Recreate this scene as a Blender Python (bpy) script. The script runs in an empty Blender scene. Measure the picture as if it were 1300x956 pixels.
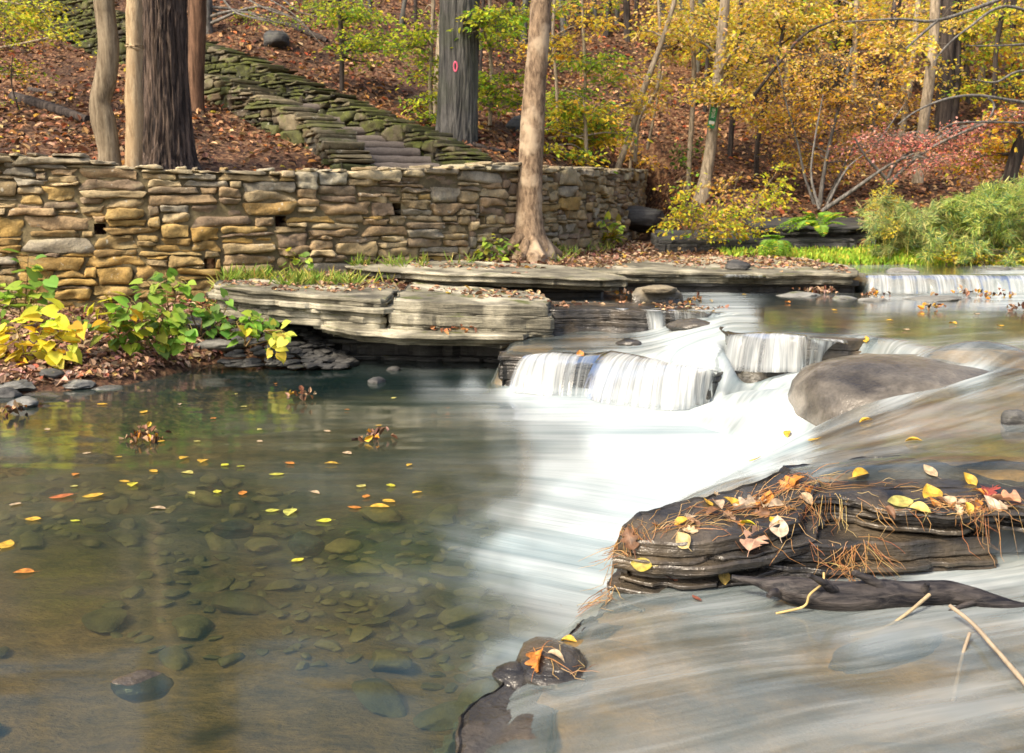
import bpy, bmesh, math, random
import numpy as np
from mathutils import Vector
rng = np.random.default_rng(11)
random.seed(11)
SC = bpy.context.scene
COL = SC.collection
PI = math.pi
# ------------------------------------------------------------------ camera
F, CX, CY, CAMZ = 1276.0, 650.0, 478.0, 1.25
PITCH = math.atan(208 / F)
cp_, sp_ = math.cos(PITCH), math.sin(PITCH)
cam_d = bpy.data.cameras.new('camera'); cam = bpy.data.objects.new('camera', cam_d); COL.objects.link(cam)
cam.location = (0, 0, CAMZ); cam.rotation_euler = (PI / 2 - PITCH, 0, 0)
cam_d.sensor_width = 36; cam_d.lens = 36 * F / 1300; cam_d.dof.use_dof = True; cam_d.dof.focus_distance = 4.2; cam_d.dof.aperture_fstop = 5.6; cam_d.clip_end = 500; cam_d.clip_start = .05
SC.camera = cam

def ray(px, py):
    u, v = (px - CX) / F, -(py - CY) / F
    return np.array([u, cp_ + v * sp_, -sp_ + v * cp_])
def at(px, py, d):
    r = ray(px, py); return np.array([0, 0, CAMZ]) + r * (d / r[1])
def onz(px, py, z):
    r = ray(px, py); return np.array([0, 0, CAMZ]) + r * ((z - CAMZ) / r[2])
def proj(x, y, z):
    zz = z - CAMZ
    w = y * cp_ - zz * sp_; up = y * sp_ + zz * cp_
    w = np.maximum(w, .05)
    return CX + F * x / w, CY - F * up / w

# ------------------------------------------------------------------ noise
def _h(i, j, k, s):
    n = (i * 374761393 + j * 668265263 + k * 2147483647 + s * 1274126177) & 0xFFFFFFFF
    n = ((n ^ (n >> 13)) * 1274126177) & 0xFFFFFFFF
    n = ((n ^ (n >> 16)) * 1597334677) & 0xFFFFFFFF
    return ((n ^ (n >> 15)) & 0xFFFFFF) / float(0xFFFFFF)
def vn(x, y, z=0.0, s=0):
    x, y, z = np.broadcast_arrays(np.asarray(x, float), np.asarray(y, float), np.asarray(z, float))
    i, j, k = np.floor(x).astype(np.int64), np.floor(y).astype(np.int64), np.floor(z).astype(np.int64)
    fx, fy, fz = x - i, y - j, z - k
    fx, fy, fz = [f * f * f * (f * (f * 6 - 15) + 10) for f in (fx, fy, fz)]
    r = 0
    for a in (0, 1):
        for b in (0, 1):
            for c in (0, 1):
                w = (fx if a else 1 - fx) * (fy if b else 1 - fy) * (fz if c else 1 - fz)
                r = r + w * _h(i + a, j + b, k + c, s)
    return r * 2 - 1
def fbm(x, y, z=0.0, o=4, s=0):
    r, a, f = 0, .5, 1.0
    for q in range(o):
        r = r + a * vn(np.asarray(x) * f, np.asarray(y) * f, np.asarray(z) * f, s + q * 7); a *= .5; f *= 2.03
    return r
def sstep(a, b, x):
    t = np.clip((np.asarray(x, float) - a) / (b - a), 0, 1); return t * t * (3 - 2 * t)

# ------------------------------------------------------------------ mesh builder
class MB:
    def __init__(s): s.v, s.f, s.c, s.n = [], [], [], 0
    def add(s, v, f, c=None):
        v = np.asarray(v, float).reshape(-1, 3); f = np.asarray(f, int)
        s.v.append(v); s.f.append(f + s.n); s.n += len(v)
        if c is None: c = (1, 1, 1)
        c = np.asarray(c, float)
        s.c.append(np.broadcast_to(c, (len(v), 3)) if c.ndim == 1 else c)
    def build(s, name, mat, parent=None, smooth=True, sharp=None, attrs=None, mats=None):
        me = bpy.data.meshes.new(name)
        if s.n:
            V = np.concatenate(s.v)
            me.vertices.add(len(V)); me.vertices.foreach_set('co', V.ravel())
            fl = [a.reshape(-1, a.shape[-1]) for a in s.f if a.size]
            loops = np.concatenate([a.ravel() for a in fl]); tot = np.concatenate([np.full(len(a), a.shape[1]) for a in fl])
            st = np.concatenate([[0], np.cumsum(tot)[:-1]])
            me.loops.add(len(loops)); me.loops.foreach_set('vertex_index', loops.astype(np.int32))
            me.polygons.add(len(tot)); me.polygons.foreach_set('loop_start', st.astype(np.int32))
            me.update(calc_edges=True)
            me.validate()
            ca = me.color_attributes.new('col', 'FLOAT_COLOR', 'POINT')
            C = np.concatenate(s.c); C4 = np.ones((len(C), 4)); C4[:, :3] = C
            ca.data.foreach_set('color', C4.ravel())
            for k, a in (attrs or {}).items():
                if a.ndim == 1:
                    t = me.attributes.new(k, 'FLOAT', 'POINT'); t.data.foreach_set('value', a.astype(np.float32))
                else:
                    t = me.attributes.new(k, 'FLOAT_VECTOR', 'POINT'); t.data.foreach_set('vector', a.astype(np.float32).ravel())
            me.polygons.foreach_set('use_smooth', np.full(len(me.polygons), smooth))
            if sharp: me.set_sharp_from_angle(angle=math.radians(sharp))
        me.materials.append(mat)
        o = bpy.data.objects.new(name, me); COL.objects.link(o)
        if parent: o.parent = parent
        if parent is not None and parent.type == 'EMPTY':
            loc = np.array(parent.location); V0 = V - loc
            me.vertices.foreach_set('co', V0.ravel())
        return o
def tag(o, label=None, cat=None, group=None, kind=None):
    if label: o['label'] = label
    if cat: o['category'] = cat
    if group: o['group'] = group
    if kind: o['kind'] = kind
    return o
def thing(name, loc, label, cat, group=None):
    o = bpy.data.objects.new(name, None); COL.objects.link(o); o.location = tuple(loc); o.empty_display_size = .1
    return tag(o, label, cat, group)
def sub(o, name, mb, mat, **k):      # a sub-part whose mesh is in the same local space as its part
    c = mb.build(name, mat, None, **k); c.parent = o
    r = o
    while r.parent: r = r.parent
    if r.type == 'EMPTY':
        n = len(c.data.vertices); a = np.empty(n * 3); c.data.vertices.foreach_get('co', a)
        c.data.vertices.foreach_set('co', (a.reshape(-1, 3) - np.array(r.location)).ravel())
    return c
def gridfaces(nu, nv, wrap=False):
    i = np.arange(nu - 1)[:, None]; j = np.arange(nv if wrap else nv - 1)[None, :]
    j2 = (j + 1) % nv
    return np.stack([i * nv + j, i * nv + j2, (i + 1) * nv + j2, (i + 1) * nv + j], -1).reshape(-1, 4)
def tube(mb, pts, rad, seg=8, c=(1, 1, 1), bump=0, bs=1.0, seed=0, cap=True, rough=None):
    P = np.asarray(pts, float); n = len(P); R = np.broadcast_to(np.asarray(rad, float), (n,))
    T = np.gradient(P, axis=0); T /= np.linalg.norm(T, axis=1, keepdims=True) + 1e-9
    ref = np.array([0, 1, 0]) if abs(T[0][1]) < .8 else np.array([1, 0, 0])
    A = np.cross(T, ref); A /= np.linalg.norm(A, axis=1, keepdims=True) + 1e-9; B = np.cross(T, A)
    th = np.arange(seg) * 2 * PI / seg
    rr = R[:, None] * np.ones((1, seg))
    if rough is not None: rr = rr * (1 + rough)
    elif bump: 
        L = np.concatenate([[0], np.cumsum(np.linalg.norm(np.diff(P, axis=0), axis=1))])
        rr = rr * (1 + bump * fbm(np.cos(th)[None] * bs * 2 + seed, np.sin(th)[None] * bs * 2, L[:, None] * bs * 3, 3, seed))
    V = P[:, None] + rr[..., None] * (np.cos(th)[None, :, None] * A[:, None] + np.sin(th)[None, :, None] * B[:, None])
    V = V.reshape(-1, 3); f = gridfaces(n, seg, True)
    mb.add(V, f, c)
    if cap:
        mb.add(np.vstack([V[:seg], P[:1]]), [[i, (i + 1) % seg, seg] for i in range(seg)], c if np.ndim(c) == 1 else np.vstack([c[:seg], c[:1]]))
        mb.add(np.vstack([V[-seg:], P[-1:]]), [[(i + 1) % seg, i, seg] for i in range(seg)], c if np.ndim(c) == 1 else np.vstack([c[-seg:], c[-1:]]))
def spline(pts, n, k=3):
    P = np.asarray(pts, float)
    if len(P) < 3: 
        t = np.linspace(0, 1, n)[:, None]; return P[0] * (1 - t) + P[-1] * t
    Q = np.vstack([2 * P[0] - P[1], P, 2 * P[-1] - P[-2]]); m = len(P) - 1
    out = []
    for t in np.linspace(0, m, n):
        i = min(int(t), m - 1); u = t - i; a, b, c, d = Q[i:i + 4]
        out.append(.5 * (2 * b + (c - a) * u + (2 * a - 5 * b + 4 * c - d) * u * u + (3 * b - a - 3 * c + d) * u ** 3))
    return np.array(out)

# leaves: pos (N,3), axis (N,3), normal (N,3), size (N,), width ratio, colours (N,3)
def leaves(mb, P, A, Nn, S, W, Cc, curl=.12):
    P, A, Nn = [np.asarray(q, float) for q in (P, A, Nn)]
    n = len(P)
    if n == 0: return
    S = np.broadcast_to(S, (n,)); W = np.broadcast_to(W, (n,)); curl = np.broadcast_to(curl, (n,))
    A = A / (np.linalg.norm(A, axis=1, keepdims=True) + 1e-9)
    Bv = np.cross(Nn, A); Bv /= np.linalg.norm(Bv, axis=1, keepdims=True) + 1e-9
    N2 = np.cross(A, Bv)
    s = S[:, None]; w = (S * W)[:, None]; k = (S * curl)[:, None]
    v = np.stack([P, P + A * s * .32 + Bv * w * .5 + N2 * k, P + A * s * .72 + Bv * w * .36 + N2 * k * .6, P + A * s - N2 * k * .8,
                  P + A * s * .72 - Bv * w * .36 + N2 * k * .6, P + A * s * .32 - Bv * w * .5 + N2 * k], 1).reshape(-1, 3)
    b = np.arange(n)[:, None] * 6
    f = np.concatenate([b + np.array([[0, 1, 2, 3]]), b + np.array([[0, 3, 4, 5]])])
    mb.add(v, f, np.repeat(np.asarray(Cc, float), 6, 0))
def rdir(n, up=0.0):
    v = rng.normal(size=(n, 3)); v[:, 2] += up; return v / (np.linalg.norm(v, axis=1, keepdims=True) + 1e-9)
def pal(cols, wts, n, var=.18):
    cols = np.array(cols, float); w = np.array(wts, float); w /= w.sum()
    c = cols[rng.choice(len(cols), n, p=w)]
    return np.clip(c * (1 + var * rng.normal(size=(n, 1))) * (1 + .08 * rng.normal(size=(n, 3))), .003, .85)
YEL, DYEL, YGR, GRN, ORA, PINK, RED, BRN, TAN, DGR, DBR = (.80, .58, .05), (.78, .46, .04), (.56, .60, .045), (.22, .40, .035), (.62, .25, .03), (.66, .22, .18), (.38, .07, .03), (.16, .075, .04), (.40, .27, .16), (.055, .11, .015), (.07, .038, .025)

# ------------------------------------------------------------------ materials
class NT:
    def __init__(s, name):
        s.m = bpy.data.materials.new(name); s.m.use_nodes = True; s.t = s.m.node_tree; s.t.nodes.clear()
        s.out = s.t.nodes.new('ShaderNodeOutputMaterial')
    def __call__(s, ty, ins=None, **at_):
        n = s.t.nodes.new('ShaderNode' + ty)
        for k, v in at_.items(): setattr(n, k, v)
        for k, v in (ins or {}).items():
            sk = n.inputs[k]
            if isinstance(v, bpy.types.NodeSocket): s.t.links.new(v, sk)
            else:
                if hasattr(sk.default_value, '__len__') and not hasattr(v, '__len__'): v = [v] * len(sk.default_value)
                if hasattr(sk.default_value, '__len__') and len(sk.default_value) == 4 and len(v) == 3: v = (*v, 1)
                sk.default_value = v
        return n
    def pos(s): return s('NewGeometry').outputs['Position']
    def scl(s, vec, sc): return s('VectorMath', {0: vec, 1: sc}, operation='MULTIPLY').outputs[0]
    def noise(s, vec, scale, detail=4, rough=.55, dist=0): return s('TexNoise', {'Vector': vec, 'Scale': scale, 'Detail': detail, 'Roughness': rough, 'Distortion': dist}).outputs['Fac']
    def ramp(s, fac, stops, interp='LINEAR'):
        r = s('ValToRGB', {'Fac': fac}); e = r.color_ramp; e.interpolation = interp
        while len(e.elements) < len(stops): e.elements.new(.5)
        for q, (p, c) in zip(e.elements, stops): q.position = p; q.color = (*c, 1) if hasattr(c, '__len__') else (c, c, c, 1)
        return r.outputs['Color']
    def mix(s, f, a, b, bt='MIX'):
        n = s('Mix', {0: f}, data_type='RGBA', blend_type=bt)
        for k, v in ((6, a), (7, b)):
            if isinstance(v, bpy.types.NodeSocket): s.t.links.new(v, n.inputs[k])
            else: n.inputs[k].default_value = (*v, 1) if hasattr(v, '__len__') else (v, v, v, 1)
        return n.outputs[2]
    def math(s, op, a, b=0.0, c=0.0, clamp=False): return s('Math', {0: a, 1: b, 2: c}, operation=op, use_clamp=clamp).outputs[0]
    def mr(s, v, a, b, c=0.0, d=1.0): return s('MapRange', {'Value': v, 'From Min': a, 'From Max': b, 'To Min': c, 'To Max': d}).outputs[0]
    def attr(s, name, out='Color'): return s('Attribute', attribute_name=name).outputs[out]
    def bump(s, h, strength=.5, dist=.02, normal=None):
        d = {'Height': h, 'Strength': strength, 'Distance': dist}
        if normal: d['Normal'] = normal
        return s('Bump', d).outputs['Normal']
    def pbsdf(s, col, rough, normal=None, **kw):
        d = {'Base Color': col, 'Roughness': rough}; d.update(kw)
        if normal: d['Normal'] = normal
        return s('BsdfPrincipled', d).outputs[0]
    def done(s, sh): s.t.links.new(sh, s.out.inputs['Surface']); return s.m

def m_rock(name, dark, light, rough=.85, moss=0.0, wetz=None, strata=22, leafdust=0, pale=None):
    n = NT(name); p = n.pos()
    st = n.noise(n.scl(p, (1.3, 1.3, strata)), 1.6, 5, .6, .3)
    no = n.noise(p, 7, 6, .65)
    c = n.mix(n.mr(st, .35, .65), dark, light)
    c = n.mix(n.mr(no, .3, .75), n.mix(1.0, c, .45, 'MULTIPLY'), c)
    if pale: c = n.mix(n.mr(n.noise(p, 2.3, 4), .5, .65), c, pale)
    sp = n.noise(p, 60, 3)
    c = n.mix(n.mr(sp, .3, .7, .0, .45), c, n.mix(1.0, c, .5, 'MULTIPLY'))
    nz = n('SeparateXYZ', {0: n('NewGeometry').outputs['Normal']}).outputs[2]
    if moss:
        mk = n.math('MULTIPLY', n.mr(nz, .1, .7), n.mr(n.noise(p, 3.1, 5, .7), .62 - .25 * moss, .74 - .25 * moss), clamp=True)
        c = n.mix(mk, c, n.mix(n.mr(sp, .3, .7), (.03, .045, .006), (.10, .11, .015)))
    r = rough
    if wetz is not None:
        z = n('SeparateXYZ', {0: p}).outputs[2]
        wv = n.mr(n.math('ADD', z, n.math('MULTIPLY', no, .16)), wetz + .08, wetz + .2, 1, 0)
        c = n.mix(n.math('MULTIPLY', wv, .72), c, (.014, .016, .019))
        r = n.mr(wv, 0, 1, rough, .22)
    b = n.bump(st, .7, .03); b = n.bump(no, .6, .03, b); b = n.bump(sp, .35, .008, b)
    return n.done(n.pbsdf(c, r, b))
def m_col(name, rough=.8, transl=0.0, patch=.35, scale=30, spec=.3, bumpd=0.01):
    n = NT(name); p = n.pos(); no = n.noise(p, scale, 4)
    c = n.mix(n.mr(no, .3, .7, 0, patch), n.attr('col'), n.mix(1.0, n.attr('col'), .35, 'MULTIPLY'))
    b = n.bump(no, .4, bumpd)
    s = n.pbsdf(c, rough, b, **{'Specular IOR Level': spec})
    if transl:
        t = n('BsdfTranslucent', {'Color': c}).outputs[0]
        s = n('MixShader', {0: transl, 1: s, 2: t}).outputs[0]
    return n.done(s)
def m_wallstone(name, moss=.0, lichen=.4):
    n = NT(name); p = n.pos()
    no = n.noise(p, 9, 6, .65); fi = n.noise(p, 70, 3); la = n.noise(n.scl(p, (1, 1, 3)), 4, 4)
    c = n.mix(n.mr(no, .32, .7), n.mix(1.0, n.attr('col'), .5, 'MULTIPLY'), n.attr('col'))
    c = n.mix(n.mr(fi, .35, .65, 0, .4), c, n.mix(1.0, c, .45, 'MULTIPLY'))
    c = n.mix(n.mr(la, .55, .72, 0, lichen), c, (.33, .30, .17))
    c = n.mix(n.mr(n.noise(p, 16, 3), .66, .72, 0, .55), c, (.42, .42, .36))
    if moss:
        nz = n('SeparateXYZ', {0: n('NewGeometry').outputs['Normal']}).outputs[2]
        c = n.mix(n.math('MULTIPLY', n.mr(n.noise(p, 3.3, 5, .7), .58 - .2 * moss, .70 - .2 * moss), n.mr(nz, -.4, .5, .25, 1)), c, n.mix(n.mr(fi, .3, .7), (.025, .035, .004), (.10, .11, .01)))
    b = n.bump(no, .8, .03); b = n.bump(fi, .5, .01, b)
    return n.done(n.pbsdf(c, .9, b))
def m_bark(name, dark, light, fur=14, stretch=.12, rough=.9, depth=.02, blotch=None, green=0, axis=2):
    n = NT(name); p = n('TexCoord').outputs['Object']
    v = n.scl(p, (1, 1, stretch) if axis == 2 else (stretch, 1, 1)); a = n.noise(v, fur, 6, .65, .6); b_ = n.noise(p, 3.5, 5); c_ = n.noise(n.scl(p, (1, 1, .35) if axis == 2 else (.35, 1, 1)), fur * 3, 3)
    c = n.mix(n.mr(a, .38, .62), dark, light)
    c = n.mix(n.mr(c_, .3, .7, 0, .5), c, n.mix(1.0, c, .5, 'MULTIPLY'))
    if blotch: c = n.mix(n.mr(b_, .5, .62), c, blotch)
    if green: c = n.mix(n.mr(n.noise(p, 2.2, 4), .45, .7, 0, green), c, (.09, .11, .06))
    b = n.bump(a, .9, depth); b = n.bump(c_, .4, .005, b)
    return n.done(n.pbsdf(c, rough, b, **{'Specular IOR Level': .2}))
def m_litter(name, tint=1.0):
    n = NT(name); p = n.pos()
    v1 = n('TexVoronoi', {'Vector': p, 'Scale': 17.0}); v2 = n('TexVoronoi', {'Vector': n.scl(p, (1, 1, .6)), 'Scale': 29.0})
    k = n('SeparateColor', {0: v1.outputs['Color']}).outputs[0]
    c = n.ramp(k, [(0, (.025, .014, .009)), (.3, (.06, .03, .017)), (.6, (.11, .052, .026)), (.85, (.18, .095, .05)), (1, (.28, .18, .10))])
    k2 = n('SeparateColor', {0: v2.outputs['Color']}).outputs[1]
    c = n.mix(n.mr(k2, .4, .5), c, n.ramp(k2, [(0, (.03, .017, .011)), (.7, (.10, .045, .024)), (1, (.25, .15, .08))]))
    soil = n.mr(n.noise(p, .8, 5, .6), .42, .62, 0, .75)
    c = n.mix(soil, c, (.022, .014, .011))
    b = n.bump(v1.outputs['Distance'], .8, .04); b = n.bump(n.noise(p, 25, 4), .6, .03, b)
    return n.done(n.pbsdf(c, .9, b, **{'Specular IOR Level': .2}))
def m_bed(name):
    n = NT(name); p = n.pos()
    a = n.noise(n.scl(p, (.7, 1.2, 1)), 1.1, 5, .6); f = n.noise(n.scl(p, (1, 2.2, 1)), 6, 6, .7); g = n.noise(p, 45, 3)
    c = n.mix(n.mr(a, .35, .65), (.075, .075, .034), (.25, .155, .06))
    sx = n('SeparateXYZ', {0: p}); amb = n.mr(n.math('ADD', n.math('MULTIPLY_ADD', a, 1.6, sx.outputs[1]), n.math('MULTIPLY', sx.outputs[0], .5)), 4.4, 2.9)
    c = n.mix(amb, c, (.44, .23, .085))
    c = n.mix(n.mr(f, .35, .65), n.mix(1.0, c, .4, 'MULTIPLY'), c)
    c = n.mix(n.mr(g, .3, .7, 0, .5), c, n.mix(1.0, c, .45, 'MULTIPLY'))
    b = n.bump(f, .8, .05); b = n.bump(g, .5, .01, b)
    return n.done(n.pbsdf(c, .8, b))
def m_water(name, tint, foamcol=(.80, .83, .84), su=.9, sv=16.0, gl=.12, amp=1.0, murk=.0, murkc=(.05, .06, .045), bs=.06):
    n = NT(name); fl = n.attr('flow', 'Vector'); foam = n.attr('foam', 'Fac')
    s1 = n.noise(n.scl(fl, (su, sv * .22, 1)), 1.0, 4, .55, .25); s2 = n.noise(n.scl(fl, (su * 1.4, sv, 1)), 1.0, 5, .6, .15)
    st = n.math('MULTIPLY_ADD', s1, .6, n.math('MULTIPLY', s2, .4))
    w = n.math('MULTIPLY', n.math('MINIMUM', n.math('MULTIPLY', foam, 4.0), 1.0), amp * 1.7)
    k = n.math('MULTIPLY_ADD', n.math('SUBTRACT', st, .5), w, foam)
    fac = n.mr(k, .0, .95)
    nrm = n.bump(st, bs, .04)
    fr = n('Fresnel', {'IOR': 1.33, 'Normal': nrm}).outputs[0]
    tr = n('BsdfTransparent', {'Color': tint}).outputs[0]
    if murk:
        tr = n('MixShader', {0: n.attr('veil', 'Fac') if murk == 'veil' else murk, 1: tr, 2: n('BsdfDiffuse', {'Color': murkc}).outputs[0]}).outputs[0]
    gg = n('BsdfGlossy', {'Color': (1, 1, 1), 'Roughness': gl, 'Normal': nrm}).outputs[0]
    wa = n('MixShader', {0: fr, 1: tr, 2: gg}).outputs[0]
    fn_ = n.bump(st, .6, .07); foamcol = n.mix(n.mr(st, .36, .56), tuple(q * w_ for q, w_ in zip(foamcol, (.58, .68, .72))), foamcol)
    fo = n('MixShader', {0: .25, 1: n('BsdfDiffuse', {'Color': foamcol, 'Normal': fn_}).outputs[0], 2: n('BsdfTranslucent', {'Color': foamcol}).outputs[0]}).outputs[0]
    return n.done(n('MixShader', {0: fac, 1: wa, 2: fo}).outputs[0])
def m_fall(name):
    n = NT(name); fl = n.attr('flow', 'Vector'); foam = n.attr('foam', 'Fac')
    s1 = n.noise(n.scl(fl, (.7, 9, 1)), 1.0, 3, .5, .1); s2 = n.noise(n.scl(fl, (1.6, 38, 1)), 1.0, 4, .6, .3)
    st = n.math('MULTIPLY_ADD', s1, .66, n.math('MULTIPLY', s2, .34))
    k = n.math('MULTIPLY_ADD', n.math('SUBTRACT', st, .5), 2.1, foam)
    fac = n.mr(k, .15, 1.0, 0, .97)
    nrm = n.bump(st, .22, .03)
    foc = n.mix(n.mr(s2, .38, .62), (.42, .46, .48), (.66, .69, .69))
    fo = n('MixShader', {0: .3, 1: n('BsdfDiffuse', {'Color': foc, 'Normal': nrm}).outputs[0], 2: n('BsdfTranslucent', {'Color': foc}).outputs[0]}).outputs[0]
    wa = n('MixShader', {0: n('Fresnel', {'IOR': 1.33, 'Normal': nrm}).outputs[0], 1: n('BsdfTransparent', {'Color': (.96, .98, .98)}).outputs[0], 2: n('BsdfGlossy', {'Roughness': .15, 'Normal': nrm}).outputs[0]}).outputs[0]
    return n.done(n('MixShader', {0: fac, 1: wa, 2: fo}).outputs[0])
def m_plain(name, c, rough=.6):
    n = NT(name); p = n.pos(); no = n.noise(p, 40, 3)
    return n.done(n.pbsdf(n.mix(n.mr(no, .3, .7, 0, .3), c, tuple(x * .6 for x in c)), rough))

M = dict(
    shale=m_rock('shale', (.09, .083, .06), (.35, .325, .235), .85, moss=.30, wetz=.0, pale=(.44, .41, .31)),
    wetshale=m_rock('wet_shale', (.018, .017, .017), (.085, .078, .068), .24, moss=.0, strata=14, pale=(.11, .085, .055)),
    wetboulder=m_rock('wet_boulder', (.06, .054, .045), (.19, .17, .135), .25, moss=.0, strata=6),
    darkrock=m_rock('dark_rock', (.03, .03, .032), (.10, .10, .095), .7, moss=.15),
    tanrock=m_rock('tan_rock', (.16, .13, .08), (.33, .28, .19), .85, moss=.1, wetz=.46, strata=3),
    greyrock=m_rock('grey_rock', (.13, .13, .12), (.34, .34, .31), .8, moss=.15, wetz=-.02, strata=9),
    bedstone=m_rock('bed_stone', (.12, .095, .035), (.36, .26, .10), .7, strata=4),
    boulder=m_rock('boulder_rock', (.055, .048, .04), (.19, .17, .14), .24, moss=.0, strata=2, pale=(.23, .21, .18)),
    ledgebed=m_rock('ledge_bed', (.06, .045, .022), (.42, .27, .09), .45, strata=10),
    wall=m_wallstone('wall_stone', 0, .35), mosswall=m_wallstone('mossy_stone', .8, .15), stepwall=m_wallstone('step_stone', .42, .2),
    mortar=m_rock('mortar', (.10, .08, .045), (.30, .24, .12), .95, strata=2), darkmortar=m_rock('dark_joint', (.02, .02, .015), (.06, .055, .04), .95, strata=2),
    litter=m_litter('leaf_litter_ground'), bed=m_bed('stream_bed'),
    leaf=m_col('leaf', .55, .5, .12, 30, .35), deadleaf=m_col('dead_leaf', .75, .15, .45, 40, .3), grass=m_col('grass', .6, .35, .1, 20),
    needle=m_col('needle', .6, .1, .2, 40), twig=m_col('twig', .8, 0, .5, 40), logbark=m_bark('wet_log', (.008, .008, .011), (.075, .066, .062), 34, .14, .42, .012, axis=0),
)
# ================================================================== terrain
WALLP = [(-900, 8.6), (-400, 8.75), (-100, 8.9), (0, 9.0), (110, 9.15), (200, 9.3), (300, 9.55), (400, 9.9), (480, 10.3), (560, 10.8), (620, 11.3), (680, 12.0), (725, 12.9), (760, 14.0), (785, 15.3), (800, 16.6), (806, 18.0)]
WTOP = [(-900, 196), (110, 197), (120, 205), (200, 214), (400, 217), (560, 212), (620, 208), (680, 212), (806, 217)]
WBASE = [(-900, 420), (0, 396), (200, 378), (300, 345), (400, 340), (560, 327), (680, 315), (806, 300)]
_wp = np.array([at(px, 270, d)[:2] for px, d in WALLP])
def wall_pix(px, tab):
    t = np.array(tab, float); return np.interp(px, t[:, 0], t[:, 1])
_wz = np.array([[at(px, wall_pix(px, WTOP), d)[2], at(px, wall_pix(px, WBASE), d)[2]] for px, d in WALLP])
def yw(x): return np.interp(x, _wp[:, 0], _wp[:, 1])
def wtop(x): return np.interp(x, _wp[:, 0], _wz[:, 0])
_T = [(-14, [4, 6.2, 6.6, 8.6], [-.4, -.1, .02, .35]), (-4.4, [4, 6.0, 6.4, 9.0], [-.4, -.1, .03, .37]), (-3.5, [4, 6.6, 6.95, 9.3], [-.4, -.1, .03, .42]), (-2.9, [4, 6.95, 7.35, 9.4], [-.4, -.1, .03, .5]),
      (-2.45, [4, 8.1, 8.5, 9.1, 9.7], [-.4, -.1, .06, .3, .6]), (-2.1, [4, 8.4, 8.7, 8.95, 9.9], [-.4, -.2, .2, .56, .68]), (-1.0, [4, 8.6, 8.9, 9.2, 10.6], [-.4, -.3, .3, .56, .76]),
      (.3, [4, 8.9, 9.9, 10.3, 12], [-.4, -.3, .3, .6, .80]), (1.2, [4, 9.6, 10.5, 11.0, 14], [-.4, -.3, .3, .60, .85]), (2.2, [4, 9.8, 10.6, 11.4, 13, 17], [-.4, -.3, .3, .58, .74, .9]),
      (3.3, [4, 10, 10.8, 11.6, 13], [-.4, -.3, .3, .56, .76]), (3.9, [4, 12.1, 12.5, 13], [-.4, .25, .63, .74]), (20, [4, 12.1, 12.5, 13], [-.4, .25, .63, .74])]
UP = [(616, 203, 11.75), (575, 182, 12.1), (517, 157, 12.7), (455, 132, 13.4), (400, 110, 14.0), (338, 81, 14.9), (260, 54, 16.0), (150, 15, 17.4), (60, -25, 18.6), (-60, -70, 20)]
LO = [(452, 208, 11.0), (440, 191, 11.25), (426, 168, 11.8), (400, 146, 12.35), (372, 137, 12.8), (305, 104, 13.7), (255, 92, 14.5), (205, 75, 15.3)]
UPXY = np.array([at(*t)[:2] for t in UP])[::-1]; LOXY = np.array([at(*t)[:2] for t in LO])[::-1]
def H(x, y, det=True):
    x, y = np.broadcast_arrays(np.asarray(x, float), np.asarray(y, float))
    tx = np.array([t[0] for t in _T]); Z = np.stack([np.interp(y, t[1], t[2]) for t in _T])
    i = np.clip(np.searchsorted(tx, x) - 1, 0, len(tx) - 2); f = np.clip((x - tx[i]) / (tx[i + 1] - tx[i]), 0, 1)
    zt = np.take_along_axis(Z, i[None], 0)[0] * (1 - f) + np.take_along_axis(Z, i[None] + 1, 0)[0] * f
    w = yw(x); dl = np.maximum(0, y - w)
    dr = np.maximum(0, y - 13); zr = zt + .26 * dr + .28 * np.maximum(0, y - 17)
    zh = wtop(x) - .14 + .30 * dl + .22 * np.maximum(0, dl - 6.5) * sstep(0, 2, dl - 6.5)
    zh = np.maximum(zh, np.where(x > 0, .78 + .26 * dr + .28 * np.maximum(0, y - 17), -9))
    yu, yl = np.interp(x, UPXY[:, 0], UPXY[:, 1]), np.interp(x, LOXY[:, 0], LOXY[:, 1])
    cut = np.where(y < yl, .05 * dl + .10, .05 * dl + .30) * sstep(.12, -.12, y - yu) * sstep(-.1, -.7, x)
    zl = np.where(y > w, zh - cut * sstep(.0, .5, dl), zt)
    b = sstep(1.95, 3.2, x); z = zl * (1 - b) + zr * b
    n = .05 * fbm(x * .9, y * .9, 0, 4, 3) + .25 * fbm(x * .16, y * .16, 0, 3, 5) * sstep(0, 4, np.maximum(dl, dr))
    return z + (n if det else 0)
def onh(px, py, d0=5.5, d1=45):
    r = ray(px, py); d = np.linspace(d0, d1, 4000); P = np.array([0, 0, CAMZ]) + r * (d / r[1])[:, None]
    k = np.where(P[:, 2] < H(P[:, 0], P[:, 1]))[0]
    k = k[0] if len(k) else len(d) - 1
    return P[k]
def ground(name, xs, ys, zf, mat):
    X, Y = np.meshgrid(xs, ys); Z = zf(X, Y)
    mb = MB(); mb.add(np.stack([X, Y, Z], -1).reshape(-1, 3), gridfaces(len(ys), len(xs))); o = mb.build(name, mat)
    return tag(o, kind='structure')
_ys = np.concatenate([np.arange(4.0, 20, .07), np.arange(20, 34, .25), np.arange(34, 71, 1.5)])
_xs = np.concatenate([np.arange(-45, -9, 1.5), np.arange(-9, 9, .07), np.arange(9, 50, 1.0)])
ground('hillside', _xs, _ys, H, M['litter'])
def BED(x, y): return -.24 + .05 * fbm(x * .8, y * .8, 0, 3, 21) + .035 * fbm(x * 4, y * 5, 0, 3, 22) + .06 * sstep(2.9, 2.0, y)
ground('stream_bed', np.arange(-14, 2.6, .05), np.arange(-4, 9.4, .05), BED, M['bed'])
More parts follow.
